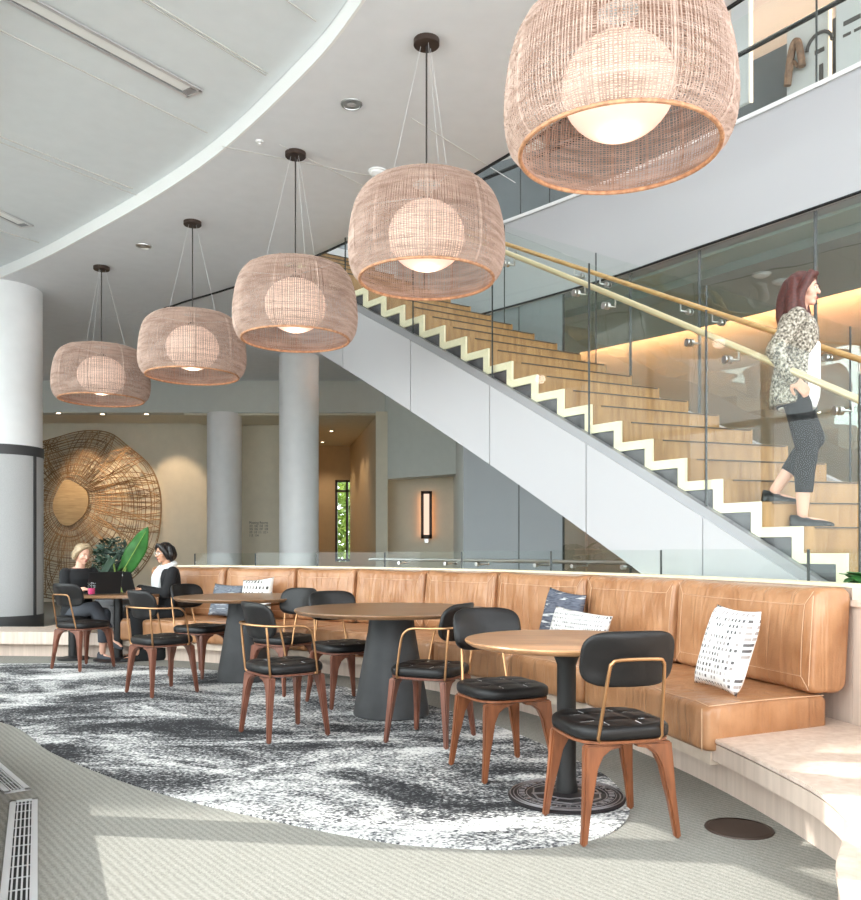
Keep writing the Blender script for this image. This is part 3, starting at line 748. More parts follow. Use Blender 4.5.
# ------------------------------------------------------------------ curved bench, partition, banquette
E0 = 9.8                                  # end of the upholstery
fr_pts = [Vector(p+(0,)) for p in [(1.03, 1.2), (1.03, 1.8), (1.04, 2.1), (1.1, 2.3), (1.17, 2.45), (1.27, 2.62), (1.38, 2.82)]]
front = spline(fr_pts+[arc(6.33, d) for d in (2.0, 5, 8, 10.4)], 5)
back = [arc(7.2, d) for d in (13.5, 10, 5, 0, -6, -12, -18)]
bench = thing('curved_bench', 'long pale oak curved bench under the tan leather seating', 'bench', arc(6.7, 40))
def shrink(pts, d): return offset_curve(pts, d)
poly = [(p.x, p.y) for p in front]+[(p.x, p.y) for p in back]
MB().prism(poly, .252, .272).build('bench_top', 'bench', bench, bevel=.004)
fa = offset_curve(front, .006)
MB().prism([(p.x, p.y) for p in fa]+[(p.x, p.y) for p in back], .165, .2455).build('apron', 'bench_face', bench, smooth=30)
pf = spline([Vector((1.16, 1.2, 0)), Vector((1.16, 1.9, 0)), Vector((1.19, 2.2, 0)), Vector((1.28, 2.42, 0)), Vector((1.4, 2.65, 0)), arc(6.42, -1.2)]+[arc(6.42, d) for d in (2, 5, 8, 10.4)], 5)
MB().prism([(p.x, p.y) for p in pf]+[(p.x, p.y) for p in back], .0, .164).build('plinth', 'bench_face', bench, smooth=30)
def arc_sect(r0, r1, z0, z1, a, b, n=40):
    return MB().loft([[arc(r0, t, z0), arc(r1, t, z0), arc(r1, t, z1), arc(r0, t, z1)] for t in [a+(b-a)*i/n for i in range(n+1)]])
arc_sect(6.33, 7.2, .14, .205, 10.3, 75.9).build('seat_platform', 'bench_strip', bench, smooth=30)
arc_sect(6.42, 7.2, 0, .139, 10.41, 108, 60).build('plinth', 'bench_face', bench, smooth=30)
arc_sect(6.33, 9.2, .14, .272, 76, 86.5, 12).build('bench_top', 'bench', bench, smooth=30)
arc_sect(6.33, 6.95, .14, .272, 86.52, 108, 18).build('bench_top', 'bench', bench, smooth=30)
# partition behind the seats
part = thing('seat_partition', 'low wood partition with a pale top cap behind the leather seating', 'partition', arc(7.25, 40))
arc_sect(7.205, 7.3, 0, .968, 11.6, 76, 50).build('panel', 'bench_face', part, smooth=30)
arc_sect(7.19, 7.33, .968, .985, 11.6, 76, 50).build('top_cap', 'trim', part, smooth=30)
arc_sect(7.205, 7.3, 0, .872, -30, 11.58, 30).build('low_panel', 'bench_face', part, smooth=30)
arc_sect(7.18, 7.5, .874, .902, -30, 11.58, 30).build('low_cap', 'bench', part, smooth=30)
arc_sect(7.34, 7.62, 0, .872, 11.6, 15.5, 6).build('low_panel', 'bench_face', part, smooth=30)
arc_sect(7.335, 7.64, .874, .902, 11.6, 15.6, 6).build('low_cap', 'bench', part, smooth=30)
gb = thing('glass_balustrade', 'low clear glass balustrade standing along the top of the seating partition', 'balustrade', arc(7.27, 40, .985))
ga = [-20, -8, 4, 14.95, 25.8, 35.6, 44.4, 52.4, 59.6, 66.2, 72.6]
for a, b in zip(ga, ga[1:]):
    g = arc_sect(7.262, 7.276, .986 if a > 10 else .903, 1.165-.0009*max(0, a-20), a+.07, b-.07, 8).build('glass_panel', 'glass', gb, smooth=30)
    p = arc(7.269, b); MB().beam(p+Vector((0, 0, .986)), p+Vector((0, 0, 1.165-.0009*max(0, b-20))), .009, .014).build('glass_edge', 'glass_edge', g, smooth=0)
MB().tube([arc(7.42, d, 1.06) for d in range(28, 56)], .016, 8).build('rear_rail', 'steel', gb)
for d in (29, 33.5, 37, 42.8, 46, 50.8):
    p = arc(7.27, d, 1.03); ax = (arc(8, d)-arc(7, d)).normalized()
    MB().tube([p-ax*.022, p+ax*.02], .018, 12).tube([p+ax*.02, p+ax*.15, p+ax*.15+Vector((0, 0, .035))], .008, 8).build('rail_bracket', 'steel', gb)

bq = thing('leather_banquette', 'long curved tan leather banquette with white stitching', 'sofa', arc(6.7, 40, .206))
bs = [11.3, 21.73, 29.75, 38.57, 46.0, 53.57, 60.13, 67.76, 75.87]
def rrect(r0, r1, z0, z1, rad, n=4):
    pts = []
    for cx, cz, a0 in ((r0+rad, z0+rad, PI), (r1-rad, z0+rad, 1.5*PI), (r1-rad, z1-rad, 0), (r0+rad, z1-rad, .5*PI)):
        for i in range(n+1): pts.append((cx+rad*math.cos(a0+.5*PI*i/n), cz+rad*math.sin(a0+.5*PI*i/n)))
    out = []                              # extra points on the straight runs
    for i, p in enumerate(pts):
        q = pts[(i+1) % len(pts)]; out.append(p)
        if math.hypot(p[0]-q[0], p[1]-q[1]) > .08:
            for k in (1, 2, 3, 4, 5): out.append((p[0]+(q[0]-p[0])*k/6, p[1]+(q[1]-p[1])*k/6))
    return out
US = [0, .006, .02, .05, .1, .18, .28, .4, .5, .6, .72, .82, .9, .95, .98, .994, 1]
def cush(a, b, sect, puff, lean, skew=0.0, zc=None):
    cr = sum(p[0] for p in sect)/len(sect); cz = sum(p[1] for p in sect)/len(sect); rings = []
    for u in US:
        e = min(u, 1-u); s = .9+.1*min(1, (e/.03))**.5 if e < .03 else 1
        ring = []
        for r, z in sect:
            rr = cr+(r-cr)*s; zz = cz+(z-cz)*s
            bulge = puff(u, r, z); rr += bulge[0]; zz += bulge[1]
            rr += lean*(z-cz)
            t = a+(b-a)*u+(skew*(r-6.33) if skew else 0)*(1-u)
            ring.append(arc(rr, t, zz))
        rings.append(ring)
    return MB().loft(rings)
rz = random.Random(11)
for i, (a, b) in enumerate(zip(bs, bs[1:])):
    f1 = rz.uniform(0, 6); f2 = rz.uniform(9, 12)
    def puff(u, r, z, f1=f1, f2=f2, i=i):
        fr = max(0, (7.05-r)/.1) if r < 7.05 else 0
        vz = (z-.43)/.53
        m = math.sin(PI*u)**.4*math.sin(PI*min(max(vz, 0), 1))**.5
        edge = math.exp(-(min(u, 1-u)/.1)**2)
        wr = .013*math.sin(f2*6*u+f1+2*vz)*math.sin(PI*min(max(vz*.9+.1, 0), 1))*(.35+edge)*(.25 if i == 0 else 1)
        sag = -.012*(1-edge)*max(0, vz-.6)/.4+.010*math.sin(5*u+f1)*max(0, vz-.7)
        return (-(.035*m+wr)*min(fr, 1), sag)
    o = cush(a+.12, b-.12, rrect(6.97, 7.17, .428, .972, .045), puff, .06).build('back_cushion', 'leather', bq, smooth=80)
    # stitched border on the front face
    s = MB()
    def face(u, v):
        z = .428+.544*v; fr = 7.0
        pr = puff(u, 6.97, z)
        return arc(6.966+pr[0]+.06*(z-.70), a+.12+(b-a-.24)*u, z+pr[1])
    ins_u, ins_v = .62*.12*8/(b-a), .16
    L0 = [(ins_u+(1-2*ins_u)*t/14, 1-ins_v) for t in range(15)]; L1 = [(ins_u+(1-2*ins_u)*t/14, ins_v) for t in range(15)]
    for L in (L0, L1, [(ins_u, ins_v+(1-2*ins_v)*t/8) for t in range(9)], [(1-ins_u, ins_v+(1-2*ins_v)*t/8) for t in range(9)],
              [(ins_u*t/4, ins_v*t/4) for t in range(1, 5)], [(1-ins_u*t/4, ins_v*t/4) for t in range(1, 5)],
              [(ins_u*t/4, 1-ins_v*t/4) for t in range(1, 5)], [(1-ins_u*t/4, 1-ins_v*t/4) for t in range(1, 5)]):
        s.tube([face(u, v) for u, v in L], .0020, 4)
    s.tube([face(.012, .08+.84*t/8) for t in range(9)], .0020, 4)
    s.build('stitching', 'stitch', o, smooth=30)
ss = [E0+.1, 21.73, 29.75, 38.57, 46.0, 53.57, 60.13, 67.76, 75.8]
for i, (a, b) in enumerate(zip(ss, ss[1:])):
    f1 = rz.uniform(0, 6)
    def puffs(u, r, z, f1=f1):
        m = math.sin(PI*u)**.4
        top = max(0, (z-.32)/.1) if z > .32 else 0
        vr = min(max((r-6.28)/.76, 0), 1)
        fr = 1 if r < 6.31 else 0
        return (-.012*m*fr, (.014*m*math.sin(PI*vr)**.5+.004*math.sin(17*u+f1+5*vr))*min(1, top))
    o = cush(a+.08, b-.08, rrect(6.275, 7.06, .208, .425, .035), puffs, 0, 2.0 if i == 0 else 0).build('seat_cushion', 'leather', bq, smooth=80)
    s = MB()
    s.tube([arc(6.305+puffs(u, 6.275, .42)[0], a+.08+(b-a-.16)*u, .4255+puffs(u, 6.32, .425)[1]) for u in [.01+.98*t/14 for t in range(15)]], .0020, 4)
    if i == 0:
        s.tube([arc(6.30+.72*t/8, a+.1+2.0*(.72*t/8-.03), .427+.006*math.sin(PI*t/8)) for t in range(9)], .0020, 4)
        s.tube([arc(6.27, a+.13, .215+.2*t/4) for t in range(5)], .0020, 4)
    s.build('stitching', 'stitch', o, smooth=30)

# ------------------------------------------------------------------ throw pillows
def pillow(px_, r, w, h, t, z, mat, label, lean=.35, roll=0.0, yaw=0.0):
    d = arc_px(px_, r); p = arc(r, d, z)
    o = thing('throw_pillow', label, 'pillow', p, R_(d-90+180+yaw))   # local -y looks at the lounge
    o.rotation_euler = (0, 0, R_(d-90)+yaw)
    n = 18
    def side(sg):
        rows = []
        for i in range(n+1):
            row = []
            for k in range(n+1):
                u, v = -1+2*k/n, -1+2*i/n
                pin = 1-.1*(abs(u)*abs(v))**2+.0
                x = u*w/2*(1-.07*(1-v*v)**1*abs(u)**3); zz = v*h/2*(1-.07*(1-u*u)*abs(v)**3)
                th = t/2*(max(0, (1-u**4))**.55*max(0, (1-v**4))**.55)
                row.append(Vector((x, sg*th+.004*sg*math.sin(7*u+3*v)*(1-u*u)*(1-v*v), zz)))
            rows.append(row)
        return rows
    rot = Matrix.Rotation(roll, 3, 'Y'); tl = Matrix.Rotation(-lean, 3, 'X')
    m = MB()
    for sg in (-1, 1): m.grid(side(sg))
    q = [tl @ (rot @ v) for v in m.v]; lo = min(v.z for v in q)
    m.v = [Vector((v.x, v.y, v.z-lo)) for v in q]
    ob = m.build('cover', mat, o, world=False, smooth=60)
    bm = bmesh.new(); bm.from_mesh(ob.data); bmesh.ops.remove_doubles(bm, verts=bm.verts, dist=.0006); bmesh.ops.recalc_face_normals(bm, faces=bm.faces); bm.to_mesh(ob.data); bm.free()
    return o
SEAT = .441
pillow(726, 6.6, .40, .44, .13, SEAT-.006, 'pillow_grid', 'white pillow with small black grid print at the near end of the banquette', .3, .03)
pillow(561, 6.84, .44, .40, .11, SEAT, 'pillow_navy', 'dark navy striped pillow behind the white lumbar pillow, banquette middle', .22, .1)
pillow(577, 6.66, .66, .29, .12, SEAT, 'pillow_dash', 'wide white lumbar pillow with dashed print, behind the round oak table', .3, .05)
pillow(226, 6.74, .40, .36, .12, SEAT, 'pillow_slate', 'slate blue striped pillow at the far end of the banquette', .3, .04)
pillow(256, 6.74, .40, .42, .12, SEAT, 'pillow_dot', 'white pillow with dark dots beside the slate striped pillow', .3, -.1)

# ------------------------------------------------------------------ chairs
def sq_ring(w, d, z, p=3.6, n=48, dy=0.0):
    out = []
    for k in range(n):
        a = 2*PI*k/n; c, s_ = math.cos(a), math.sin(a)
        out.append(Vector((math.copysign(abs(c)**(2/p), c)*w/2, math.copysign(abs(s_)**(2/p), s_)*d/2+dy, z)))
    return out
def make_chair(arms, wd, label):
    c = thing('dining_chair', label, 'chair', (0, 0, 0), 0, 'black leather dining chairs')
    W, D = .425, .42
    m = MB(); rings = [sq_ring(W*.93, D*.93, .402), sq_ring(W*.985, D*.985, .408), sq_ring(W, D, .42), sq_ring(W, D, .438), sq_ring(W*.985, D*.985, .448), sq_ring(W*.95, D*.95, .455)]
    for f in (.9, .84, .78, .7, .62, .54, .46, .38, .3, .22, .14, .07, .01):
        r = sq_ring(W*f, D*f, .46)
        for v in r:
            g = 0
            for q in (-.07, .07):
                g = max(g, math.exp(-((v.x-q)/.012)**2), math.exp(-((v.y-q)/.012)**2))
            v.z = .461-.009*g*(1 if f < .88 else .6)+.004*math.cos(v.x*9)*math.cos(v.y*9)
        rings.append(r)
    seat = m.loft(rings).build('seat', 'leather_black', c, world=False, smooth=60)
    s = MB()
    for q in (-.07, .07):
        for sg in (-1, 1):
            s.tube([(q, sg*(.1+.02*t), .4575-.001*t) for t in range(5)], .0018, 4); s.tube([(sg*(.1+.02*t), q, .4575-.001*t) for t in range(5)], .0018, 4)
    s.build('seat_stitching', 'alu', seat, world=False)
    MB().loft([sq_ring(W*.9, D*.9, .384), sq_ring(W*.97, D*.97, .39), sq_ring(W*.97, D*.97, .401)]).build('seat_pan', wd, c, world=False, smooth=40)
    for sx in (-1, 1):
        for sy in (-1, 1):
            out_ = [(.03, .386), (.188, .386), (.192, .33), (.200, .18), (.216, 0), (.190, 0), (.168, .14), (.150, .22), (.136, .29), (.112, .338), (.08, .362), (.03, .372)]
            rings = [[Vector((sx*x, sy*(.166+.034*(1-z/.386))+dy*(.021-.007*(1-z/.386)), z)) for x, z in out_] for dy in (-1, 1)]
            MB().loft(rings).build('leg', wd, c, world=False, smooth=50, bevel=.007, seg=2)
    # backrest: curved rounded panel
    bw, bh, zc = .405, .225, .725
    def br(s, off):
        out = []
        for k in range(44):
            a = 2*PI*k/44; cc, ss = math.cos(a), math.sin(a)
            x = math.copysign(abs(cc)**(2/4.2), cc)*bw/2*s; z = math.copysign(abs(ss)**(2/3.4), ss)*bh/2*s
            if s > .5: x = math.copysign(abs(x)-(1-s)*0, x)
            y = -.222+1.35*x*x-.22*(z)+off
            out.append(Vector((x, y, zc+z)))
        return out
    def br2(dx, off):                     # inset by dx metres
        return [Vector((v.x*(1-dx*2/bw), v.y, zc+(v.z-zc)*(1-dx*2/bh))) for v in br(1, off)]
    m = MB().loft([br(.02, .018), br(.4, .019), br2(.03, .019), br2(.008, .016), br2(0, .006), br2(0, -.006), br2(.008, -.013), br2(.03, -.015), br(.4, -.015), br(.02, -.015)])
    m.build('backrest', 'leather_black', c, world=False, smooth=60)
    if arms:
        yb = -.2
        side = lambda s: [(s*.165, .10, .392), (s*.2, .115, .395), (s*.212, .12, .42), (s*.222, .085, .62), (s*.226, .05, .675), (s*.226, .0, .693), (s*.224, -.08, .695), (s*.208, -.165, .697), (s*.16, -.225, .70)]
        pts = side(-1)+[(0, -.268, .702)]+side(1)[::-1]
        MB().tube(spline(pts, 4), .0075, 8).build('arm_frame', 'brass', c, world=False)
        for s in (-1, 1):
            MB().tube(spline([(s*.12, -.15, .392), (s*.168, -.172, .394), (s*.18, -.182, .42), (s*.186, -.2, .62), (s*.182, -.205, .69)], 4), .0075, 8).build('back_strut', 'brass', c, world=False)
    else:
        side = lambda s: [(s*.07, -.165, .392), (s*.115, -.182, .393), (s*.137, -.192, .41), (s*.134, -.2, .45), (s*.118, -.248, .68), (s*.108, -.257, .715), (s*.08, -.264, .728)]
        MB().tube(spline(side(-1)+side(1)[::-1], 4), .0075, 8).build('back_frame', 'brass', c, world=False)
    return c
RUGZ = .006
protos = {}
def chair(x, y, heading, arms, wd, label):     # heading: degrees, 0 looks away from the camera, positive to the right
    key = (arms, wd)
    if key not in protos: c = protos[key] = make_chair(arms, wd, label)
    else: c = dup(protos[key])
    c.location = (x, y, RUGZ); c.rotation_euler = (0, 0, -R_(heading)); c['label'] = label
    return c
chair(.745, 3.555, -14, False, 'walnut_warm', 'black leather chair nearest the camera, back turned, in front of the round oak table')
chair(.375, 4.46, 157, False, 'walnut_warm', 'black leather chair facing the camera, left of the round oak table')
chair(.0, 5.19, -64, True, 'walnut', 'black chair with brass arms at the right side of the larger cone table, half hidden')
chair(-.92, 5.34, 54, True, 'walnut', 'black chair with brass arms in front left of the larger cone table')
chair(-.66, 6.42, 146, False, 'walnut', 'black armless chair behind the larger cone table, left part')
chair(-1.2, 6.95, -145, True, 'walnut', 'black chair with brass arms between the two cone tables')
chair(-2.18, 6.9, 43, True, 'walnut', 'black chair with brass arms in front left of the smaller cone table')
chair(-2.12, 7.86, 118, False, 'walnut', 'black armless chair behind the smaller cone table, beside the dark haired woman')
chair(-3.4, 8.32, 29, False, 'walnut', 'empty black chair in front of the blond woman')
sl = thing('low_stool', 'low round dark stool under the blond woman', 'stool', (-3.79, 9.02, 0))
MB().lathe([(.17, .40), (.19, .41), (.19, .455), (.17, .47), (.001, .475)], 32).build('seat', 'leather_black', sl, world=False)
MB().lathe([(.16, 0), (.16, .02), (.05, .04), (.05, .38), (.12, .4)], 28).build('base', 'black', sl, world=False)

# ------------------------------------------------------------------ tables
def top_prof(r, z, t=.03): return [(r*.9, z), (r-.025, z+.003), (r-.004, z+t*.55), (r, z+t*.8), (r-.003, z+t), (.001, z+t)]
t = thing('round_table', 'small round oak table on a black pole with an ornate iron base', 'table', (.635, 3.97, RUGZ))
MB().lathe(top_prof(.475, .708), 64).build('tabletop', 'top_oak', t, world=False, smooth=30)
MB().lathe([(.05, .02), (.052, .05), (.045, .09), (.044, .62), (.06, .66), (.1, .70), (.1, .708)], 28).build('pole', 'black', t, world=False)
bd = MB().lathe([(.27, 0), (.272, .008), (.265, .014), (.24, .015), (.235, .019), (.19, .019), (.185, .015), (.07, .02), (.05, .03)], 64).build('base', 'iron', t, world=False)
m = MB()
for rr, w_ in ((.228, .0035), (.246, .003), (.186, .003), (.262, .003)):
    m.tube([(rr*math.cos(2*PI*k/64), rr*math.sin(2*PI*k/64), .0175) for k in range(64)], w_, 4, True)
for k in range(6):
    a = PI*k/3; m.box((.125*math.cos(a), .125*math.sin(a), .018), (.075, .008, .006), Matrix.Rotation(a, 3, 'Z'))
    for s in (-1, 1):
        b = a+s*PI/6; m.beam((.155*math.cos(a), .155*math.sin(a), .018), (.165*math.cos(b), .165*math.sin(b), .018), .007, .006)
        m.beam((.095*math.cos(a), .095*math.sin(a), .019), (.1*math.cos(b), .1*math.sin(b), .019), .007, .006)
m.build('raised_ornament', 'iron_relief', bd, world=False, smooth=0)
m = MB()                                  # raised marks around the ring
for k in range(30):
    a = 2*PI*k/30; R3 = Matrix.Rotation(a+PI/2, 3, 'Z'); c_ = Vector((.208*math.cos(a), .208*math.sin(a), .02))
    m.box(c_+R3 @ Vector((-.009, 0, 0)), (.005, .026, .005), R3)
    if k % 3 != 1: m.box(c_+R3 @ Vector((.008, 0, 0)), (.005, .026, .005), R3)
    if k % 2: m.box(c_+R3 @ Vector((0, .01, 0)), (.018, .005, .005), R3)
    else: m.box(c_, (.018, .005, .005), R3)
m.build('raised_marks', 'iron_relief', bd, world=False, smooth=0)
def cone_table(x, y, rt, rb, rtop, label):
    t = thing('cone_table', label, 'table', (x, y, RUGZ))
    MB().lathe(top_prof(rt, .71, .032), 72).build('tabletop', 'top_walnut', t, world=False, smooth=30)
    MB().lathe([(rb*.97, 0), (rb, .006), (rb, .02), (rb-(rb-rtop)*.55, .36), (rtop+.01, .6), (rtop, .71)], 48).build('cone_base', 'cone', t, world=False, smooth=30)
    return t
cone_table(-.275, 5.99, .68, .268, .155, 'larger round walnut table on a charcoal cone base')
cone_table(-1.66, 7.58, .61, .24, .135, 'smaller round walnut table on a charcoal cone base')
t = thing('cafe_table', 'far small walnut table where the two women sit with laptops', 'table', (-3.3, 8.98, 0))
T4 = .70
m = MB().prism([(x*.46, y*.40) for x, y in [(math.copysign(abs(math.cos(a))**.35, math.cos(a)), math.copysign(abs(math.sin(a))**.35, math.sin(a))) for a in [2*PI*k/48 for k in range(48)]]], T4-.03, T4).build('tabletop', 'top_walnut', t, world=False, bevel=.004)
MB().lathe([(.046, .02), (.046, T4-.05), (.09, T4-.03)], 24).build('pole', 'black', t, world=False)
MB().lathe([(.25, 0), (.25, .012), (.06, .024), (.046, .03)], 40).build('base', 'iron', t, world=False)
# ------------------------------------------------------------------ basket pendants
SH = .64; RS = .55
SPROF = spline([Vector((r, 0, z)) for r, z in [(.475, 0), (.512, .035), (.538, .09), (.55, .17), (.547, .27), (.534, .38), (.51, .48), (.478, .55), (.43, .6), (.36, .632), (.24, .645), (.1, .65)]], 3)
def sprof(t):
    x = t*(len(SPROF)-1); i = min(int(x), len(SPROF)-2); return SPROF[i].lerp(SPROF[i+1], x-i)
def make_pendant():
    z0 = 3.01
    t = thing('basket_pendant', 'pendant', 'pendant lamp', (0, 0, z0), 0, 'woven basket pendants')
    rp = random.Random(5)
    v = MB()
    NV = 196
    for k in range(NV):
        a = 2*PI*k/NV+rp.gauss(0, .004); w = .0036 if k % 22 else .0076
        v.tube([(p.x*math.cos(a), p.x*math.sin(a), p.z) for p in SPROF], w, 4)
    nr = 104
    for i in range(nr):
        p = sprof((i+.3+rp.uniform(-.2, .2))/nr); ph1 = rp.uniform(0, 6); w = rp.uniform(.0016, .0026)
        v.tube([((p.x+.0035*(1 if k % 2 else -1))*math.cos(2*PI*k/88+ph1), (p.x+.0035*(1 if k % 2 else -1))*math.sin(2*PI*k/88+ph1), p.z+.0015*math.sin(3*k*.07+ph1)) for k in range(88)], w, 4, True)
    sh = v.build('lamp_shade', 'rattan', t, world=False, smooth=0)
    m = MB(); m.tube([(.475*math.cos(2*PI*k/64), .475*math.sin(2*PI*k/64), 0) for k in range(64)], .011, 8, True)
    m.build('rim', 'rattan_rim', sh, world=False)
    MB().ell((0, 0, .3), (.272, .272, .235), 40, 24).build('globe', 'globe', t, world=False, smooth=80)
    m = MB()
    for k in range(3):
        a = 2*PI*k/3+.35; m.tube([(0, 0, .565), (.46*math.cos(a), .46*math.sin(a), .55)], .005, 6)
    m.build('spider_bar', 'wire', t, world=False)
    MB().tube([(0, 0, .52), (0, 0, CEIL-z0-.03)], .0065, 8).build('cord', 'cord', t, world=False)
    MB().lathe([(.03, .515), (.05, .53), (.05, .55), (.02, .575)], 20).build('lamp_holder', 'bronze', t, world=False)
    for k in range(3):
        a = 2*PI*k/3+.35
        MB().tube([(.04*math.cos(a), .04*math.sin(a), CEIL-z0-.03), (.27*math.cos(a), .27*math.sin(a), SH+.008)], .0016, 5).build('wire', 'wire', t, world=False)
    MB().lathe([(.088, CEIL-z0-.038), (.092, CEIL-z0-.034), (.092, CEIL-z0)], 32).build('canopy', 'bronze', t, world=False)
    return t
pp = make_pendant()
PEND = [(618, 3.95, .96, 'largest woven basket pendant, nearest the camera at the top of the picture'),
        (426, 5.82, .965, 'second largest basket pendant, second from the camera'),
        (295, 7.47, .985, 'middle basket pendant of the row of five'),
        (192, 9.04, 1.01, 'basket pendant fourth from the camera, second smallest'),
        (101, 10.48, 1.045, 'smallest basket pendant, farthest from the camera at left')]
for i, (x, d, s, lb) in enumerate(PEND):
    o = pp if i == 0 else dup(pp)
    o.location = ((x-CX)*d/F, d, CEIL-(CEIL-3.01)*1.0 if False else 3.01); o['label'] = lb
    o.scale = (s, s, 1); o.rotation_euler = (0, 0, .5*i)

# ------------------------------------------------------------------ woven wall art
ap = [(85, 432), (112, 434), (132, 448), (152, 466), (161, 490), (162, 520), (158, 547), (143, 572), (118, 590), (88, 600), (52, 598), (20, 588), (0, 565), (-14, 535), (-16, 500), (-2, 470), (25, 450), (55, 440)]
oc = pz(70, 503, 18.9); wa = thing('woven_wall_art', 'huge round woven cane wall sculpture behind the two women', 'wall art', (oc.x, 18.98, oc.z-2.2))
outl = spline([pz(x, y, 18.9) for x, y in ap], 10, True); No = len(outl)
inn = spline([oc+Vector((.37*math.cos(a)*(1+.12*math.sin(2*a+.5)), 0, .5*math.sin(a)*(1+.1*math.cos(3*a)))) for a in [PI/2-2*PI*k/12 for k in range(12)]], 15, True)
def at_ring(L, t):
    x = (t % 1.0)*len(L); i = int(x) % len(L); return L[i].lerp(L[(i+1) % len(L)], x-int(x))
def art(t, f):
    a = at_ring(inn, t); b = at_ring(outl, t+.015); p = a.lerp(b, f)
    p.y = 18.93-.34*f*(1.0-.55*f)*(1+.3*math.sin(6*PI*t+1))-.12*f*math.sin(4*PI*t)**2
    return p
ra = random.Random(2); m = MB()
for k in range(170):
    t0 = k/170+ra.uniform(-.003, .003); tw = ra.choice((0, 0, .03, -.03, .07, -.06)); f0 = 0 if k % 2 else .12
    m.tube([art(t0+tw*(f0+(1-f0)*j/9)**1.5, f0+(1-f0)*j/9) for j in range(10)], ra.uniform(.006, .010), 4)
for k in range(30):
    f0 = (k+.5)/30*.98+.01; w1_, w2_ = ra.uniform(0, 6), ra.uniform(.008, .03)
    m.tube([art(j/90, min(1, max(.0, f0+w2_*math.sin(4*PI*j/90+w1_)))) for j in range(90)], ra.uniform(.005, .009), 4, True)
m.tube([art(j/90, 1) for j in range(90)], .013, 5, True)
m.build('woven_canes', 'cane', wa, smooth=0)
cen = MB(); cring = [Vector((p.x, 18.9, p.z)) for p in inn[::4]]
cen.loft([[Vector((p.x, 18.95, p.z)) for p in cring], cring, [oc.lerp(p, .6)+Vector((0, -.04, 0)) for p in cring], [oc.lerp(p, .02)+Vector((0, -.06, 0)) for p in cring]])
cen.build('centre_panel', 'cane_centre', wa)

# ------------------------------------------------------------------ plants
def leaf_mesh(m, base, tip, side, w, n=14, cup=.12, lobes=.18):
    base, tip, side = Vector(base), Vector(tip), Vector(side).normalized(); ax = tip-base; L = ax.length; nrm = ax.cross(side).normalized()
    rows = []
    for i in range(n+1):
        t = i/n; wd = w*(math.sin(PI*min(1, (t*.86+.14)))**.75)*(1-.25*t)
        c = base+ax*t+nrm*(-.1*L*t*t)
        row = []
        for k in range(-4, 5):
            s_ = k/4; back = lobes*L*(abs(s_)**1.5)*max(0, 1-t*3)
            row.append(c+side*s_*wd+nrm*(cup*abs(s_)*wd+.012*L*math.sin(14*t)*abs(s_))-ax.normalized()*back)
        rows.append(row)
    m.grid(rows)
def thick(o):
    s = o.modifiers.new('t', 'SOLIDIFY'); s.thickness = .004
pl = thing('elephant_ear_plant', 'potted plant with one tall bright green arrow shaped leaf', 'plant', (pz(121, 600, 9.75).x, 9.75, .272))
MB().lathe([(.09, 0), (.12, .02), (.14, .24), (.13, .25), (.12, .235), (.001, .23)], 28).build('pot', 'pot', pl, world=False)
b = Vector((0, 0, .23))
lb = pz(123, 571, 9.75)-pl.location; lt_ = pz(150, 526, 9.6)-pl.location
lf = MB(); leaf_mesh(lf, lb+(lt_-lb)*.08, lt_, (.86, -.1, -.52), .128); lf.build('large_leaf', 'leaf', pl, world=False, mods=thick, smooth=80)
rib = MB(); rib.tube([lb+(lt_-lb)*t+Vector((0, -.02-.03*t, -.0)) for t in (0, .3, .6, .9)], [.007, .005, .004, .002], 6); rib.build('midrib', 'stem', pl, world=False)
lb2 = pz(112, 558, 9.7)-pl.location; lt2 = pz(101, 577, 9.5)-pl.location
lf = MB(); leaf_mesh(lf, lb2, lt2, (1, .3, .5), .075); lf.build('small_leaf', 'leaf_dark', pl, world=False, mods=thick, smooth=80)
sm = MB(); sm.tube(spline([b, b+Vector((.0, 0, .15)), lb+(lt_-lb)*.08], 5), .012, 8); sm.tube(spline([b, b+Vector((-.03, -.02, .2)), lb2], 5), .009, 8); sm.build('stem', 'stem', pl, world=False)
bp = pz(111, 560, 10.0)
bu = thing('bushy_plant', 'dark green bushy pot plant behind the women', 'plant', (bp.x, 10.05, .272))
MB().lathe([(.13, 0), (.17, .02), (.2, .3), (.19, .31), (.17, .29), (.001, .28)], 28).build('pot', 'pot', bu, world=False)
m = MB(); leaf_cloud(m, (0, 0, .76), (.24, .2, .3), 420, .1, random.Random(8)); m.build('foliage', 'leaf_dark', bu, world=False, smooth=0)
m = MB()
for k in range(7):
    a = k*.9; m.tube([(0, 0, .27), (.06*math.cos(a), .06*math.sin(a), .5), (.15*math.cos(a), .13*math.sin(a), .75)], .006, 5)
m.build('stem', 'bark', bu, world=False)
rp_ = ph(858, 600, .902); rp_ = Vector((rp_.x+.16, rp_.y+.12, .902))
rpl = thing('small_potted_plant', 'round leaved bright green plant at the right picture edge on the low partition', 'plant', arc(7.47, 13.7, .902))
MB().lathe([(.04, 0), (.05, .0), (.055, .055), (.05, .058), (.001, .05)], 20).build('pot', 'pot', rpl, world=False)
m = MB()
for k in range(16):
    a = k*2.4; r = .02+.006*k; z = .075+.04*((k*7) % 5)/4
    leaf_mesh(m, (.01*math.cos(a), .01*math.sin(a), z), (.1*math.cos(a), .1*math.sin(a), z+.03-.05*(k % 3)), (-math.sin(a), math.cos(a), 0), .045, 8, .1, .1)
m.build('foliage', 'leaf', rpl, world=False, mods=thick, smooth=80)
m = MB()
for k in range(6): a = k*1.05; m.tube([(0, 0, .05), (.015*math.cos(a), .015*math.sin(a), .1)], .003, 5)
m.build('stem', 'stem', rpl, world=False)

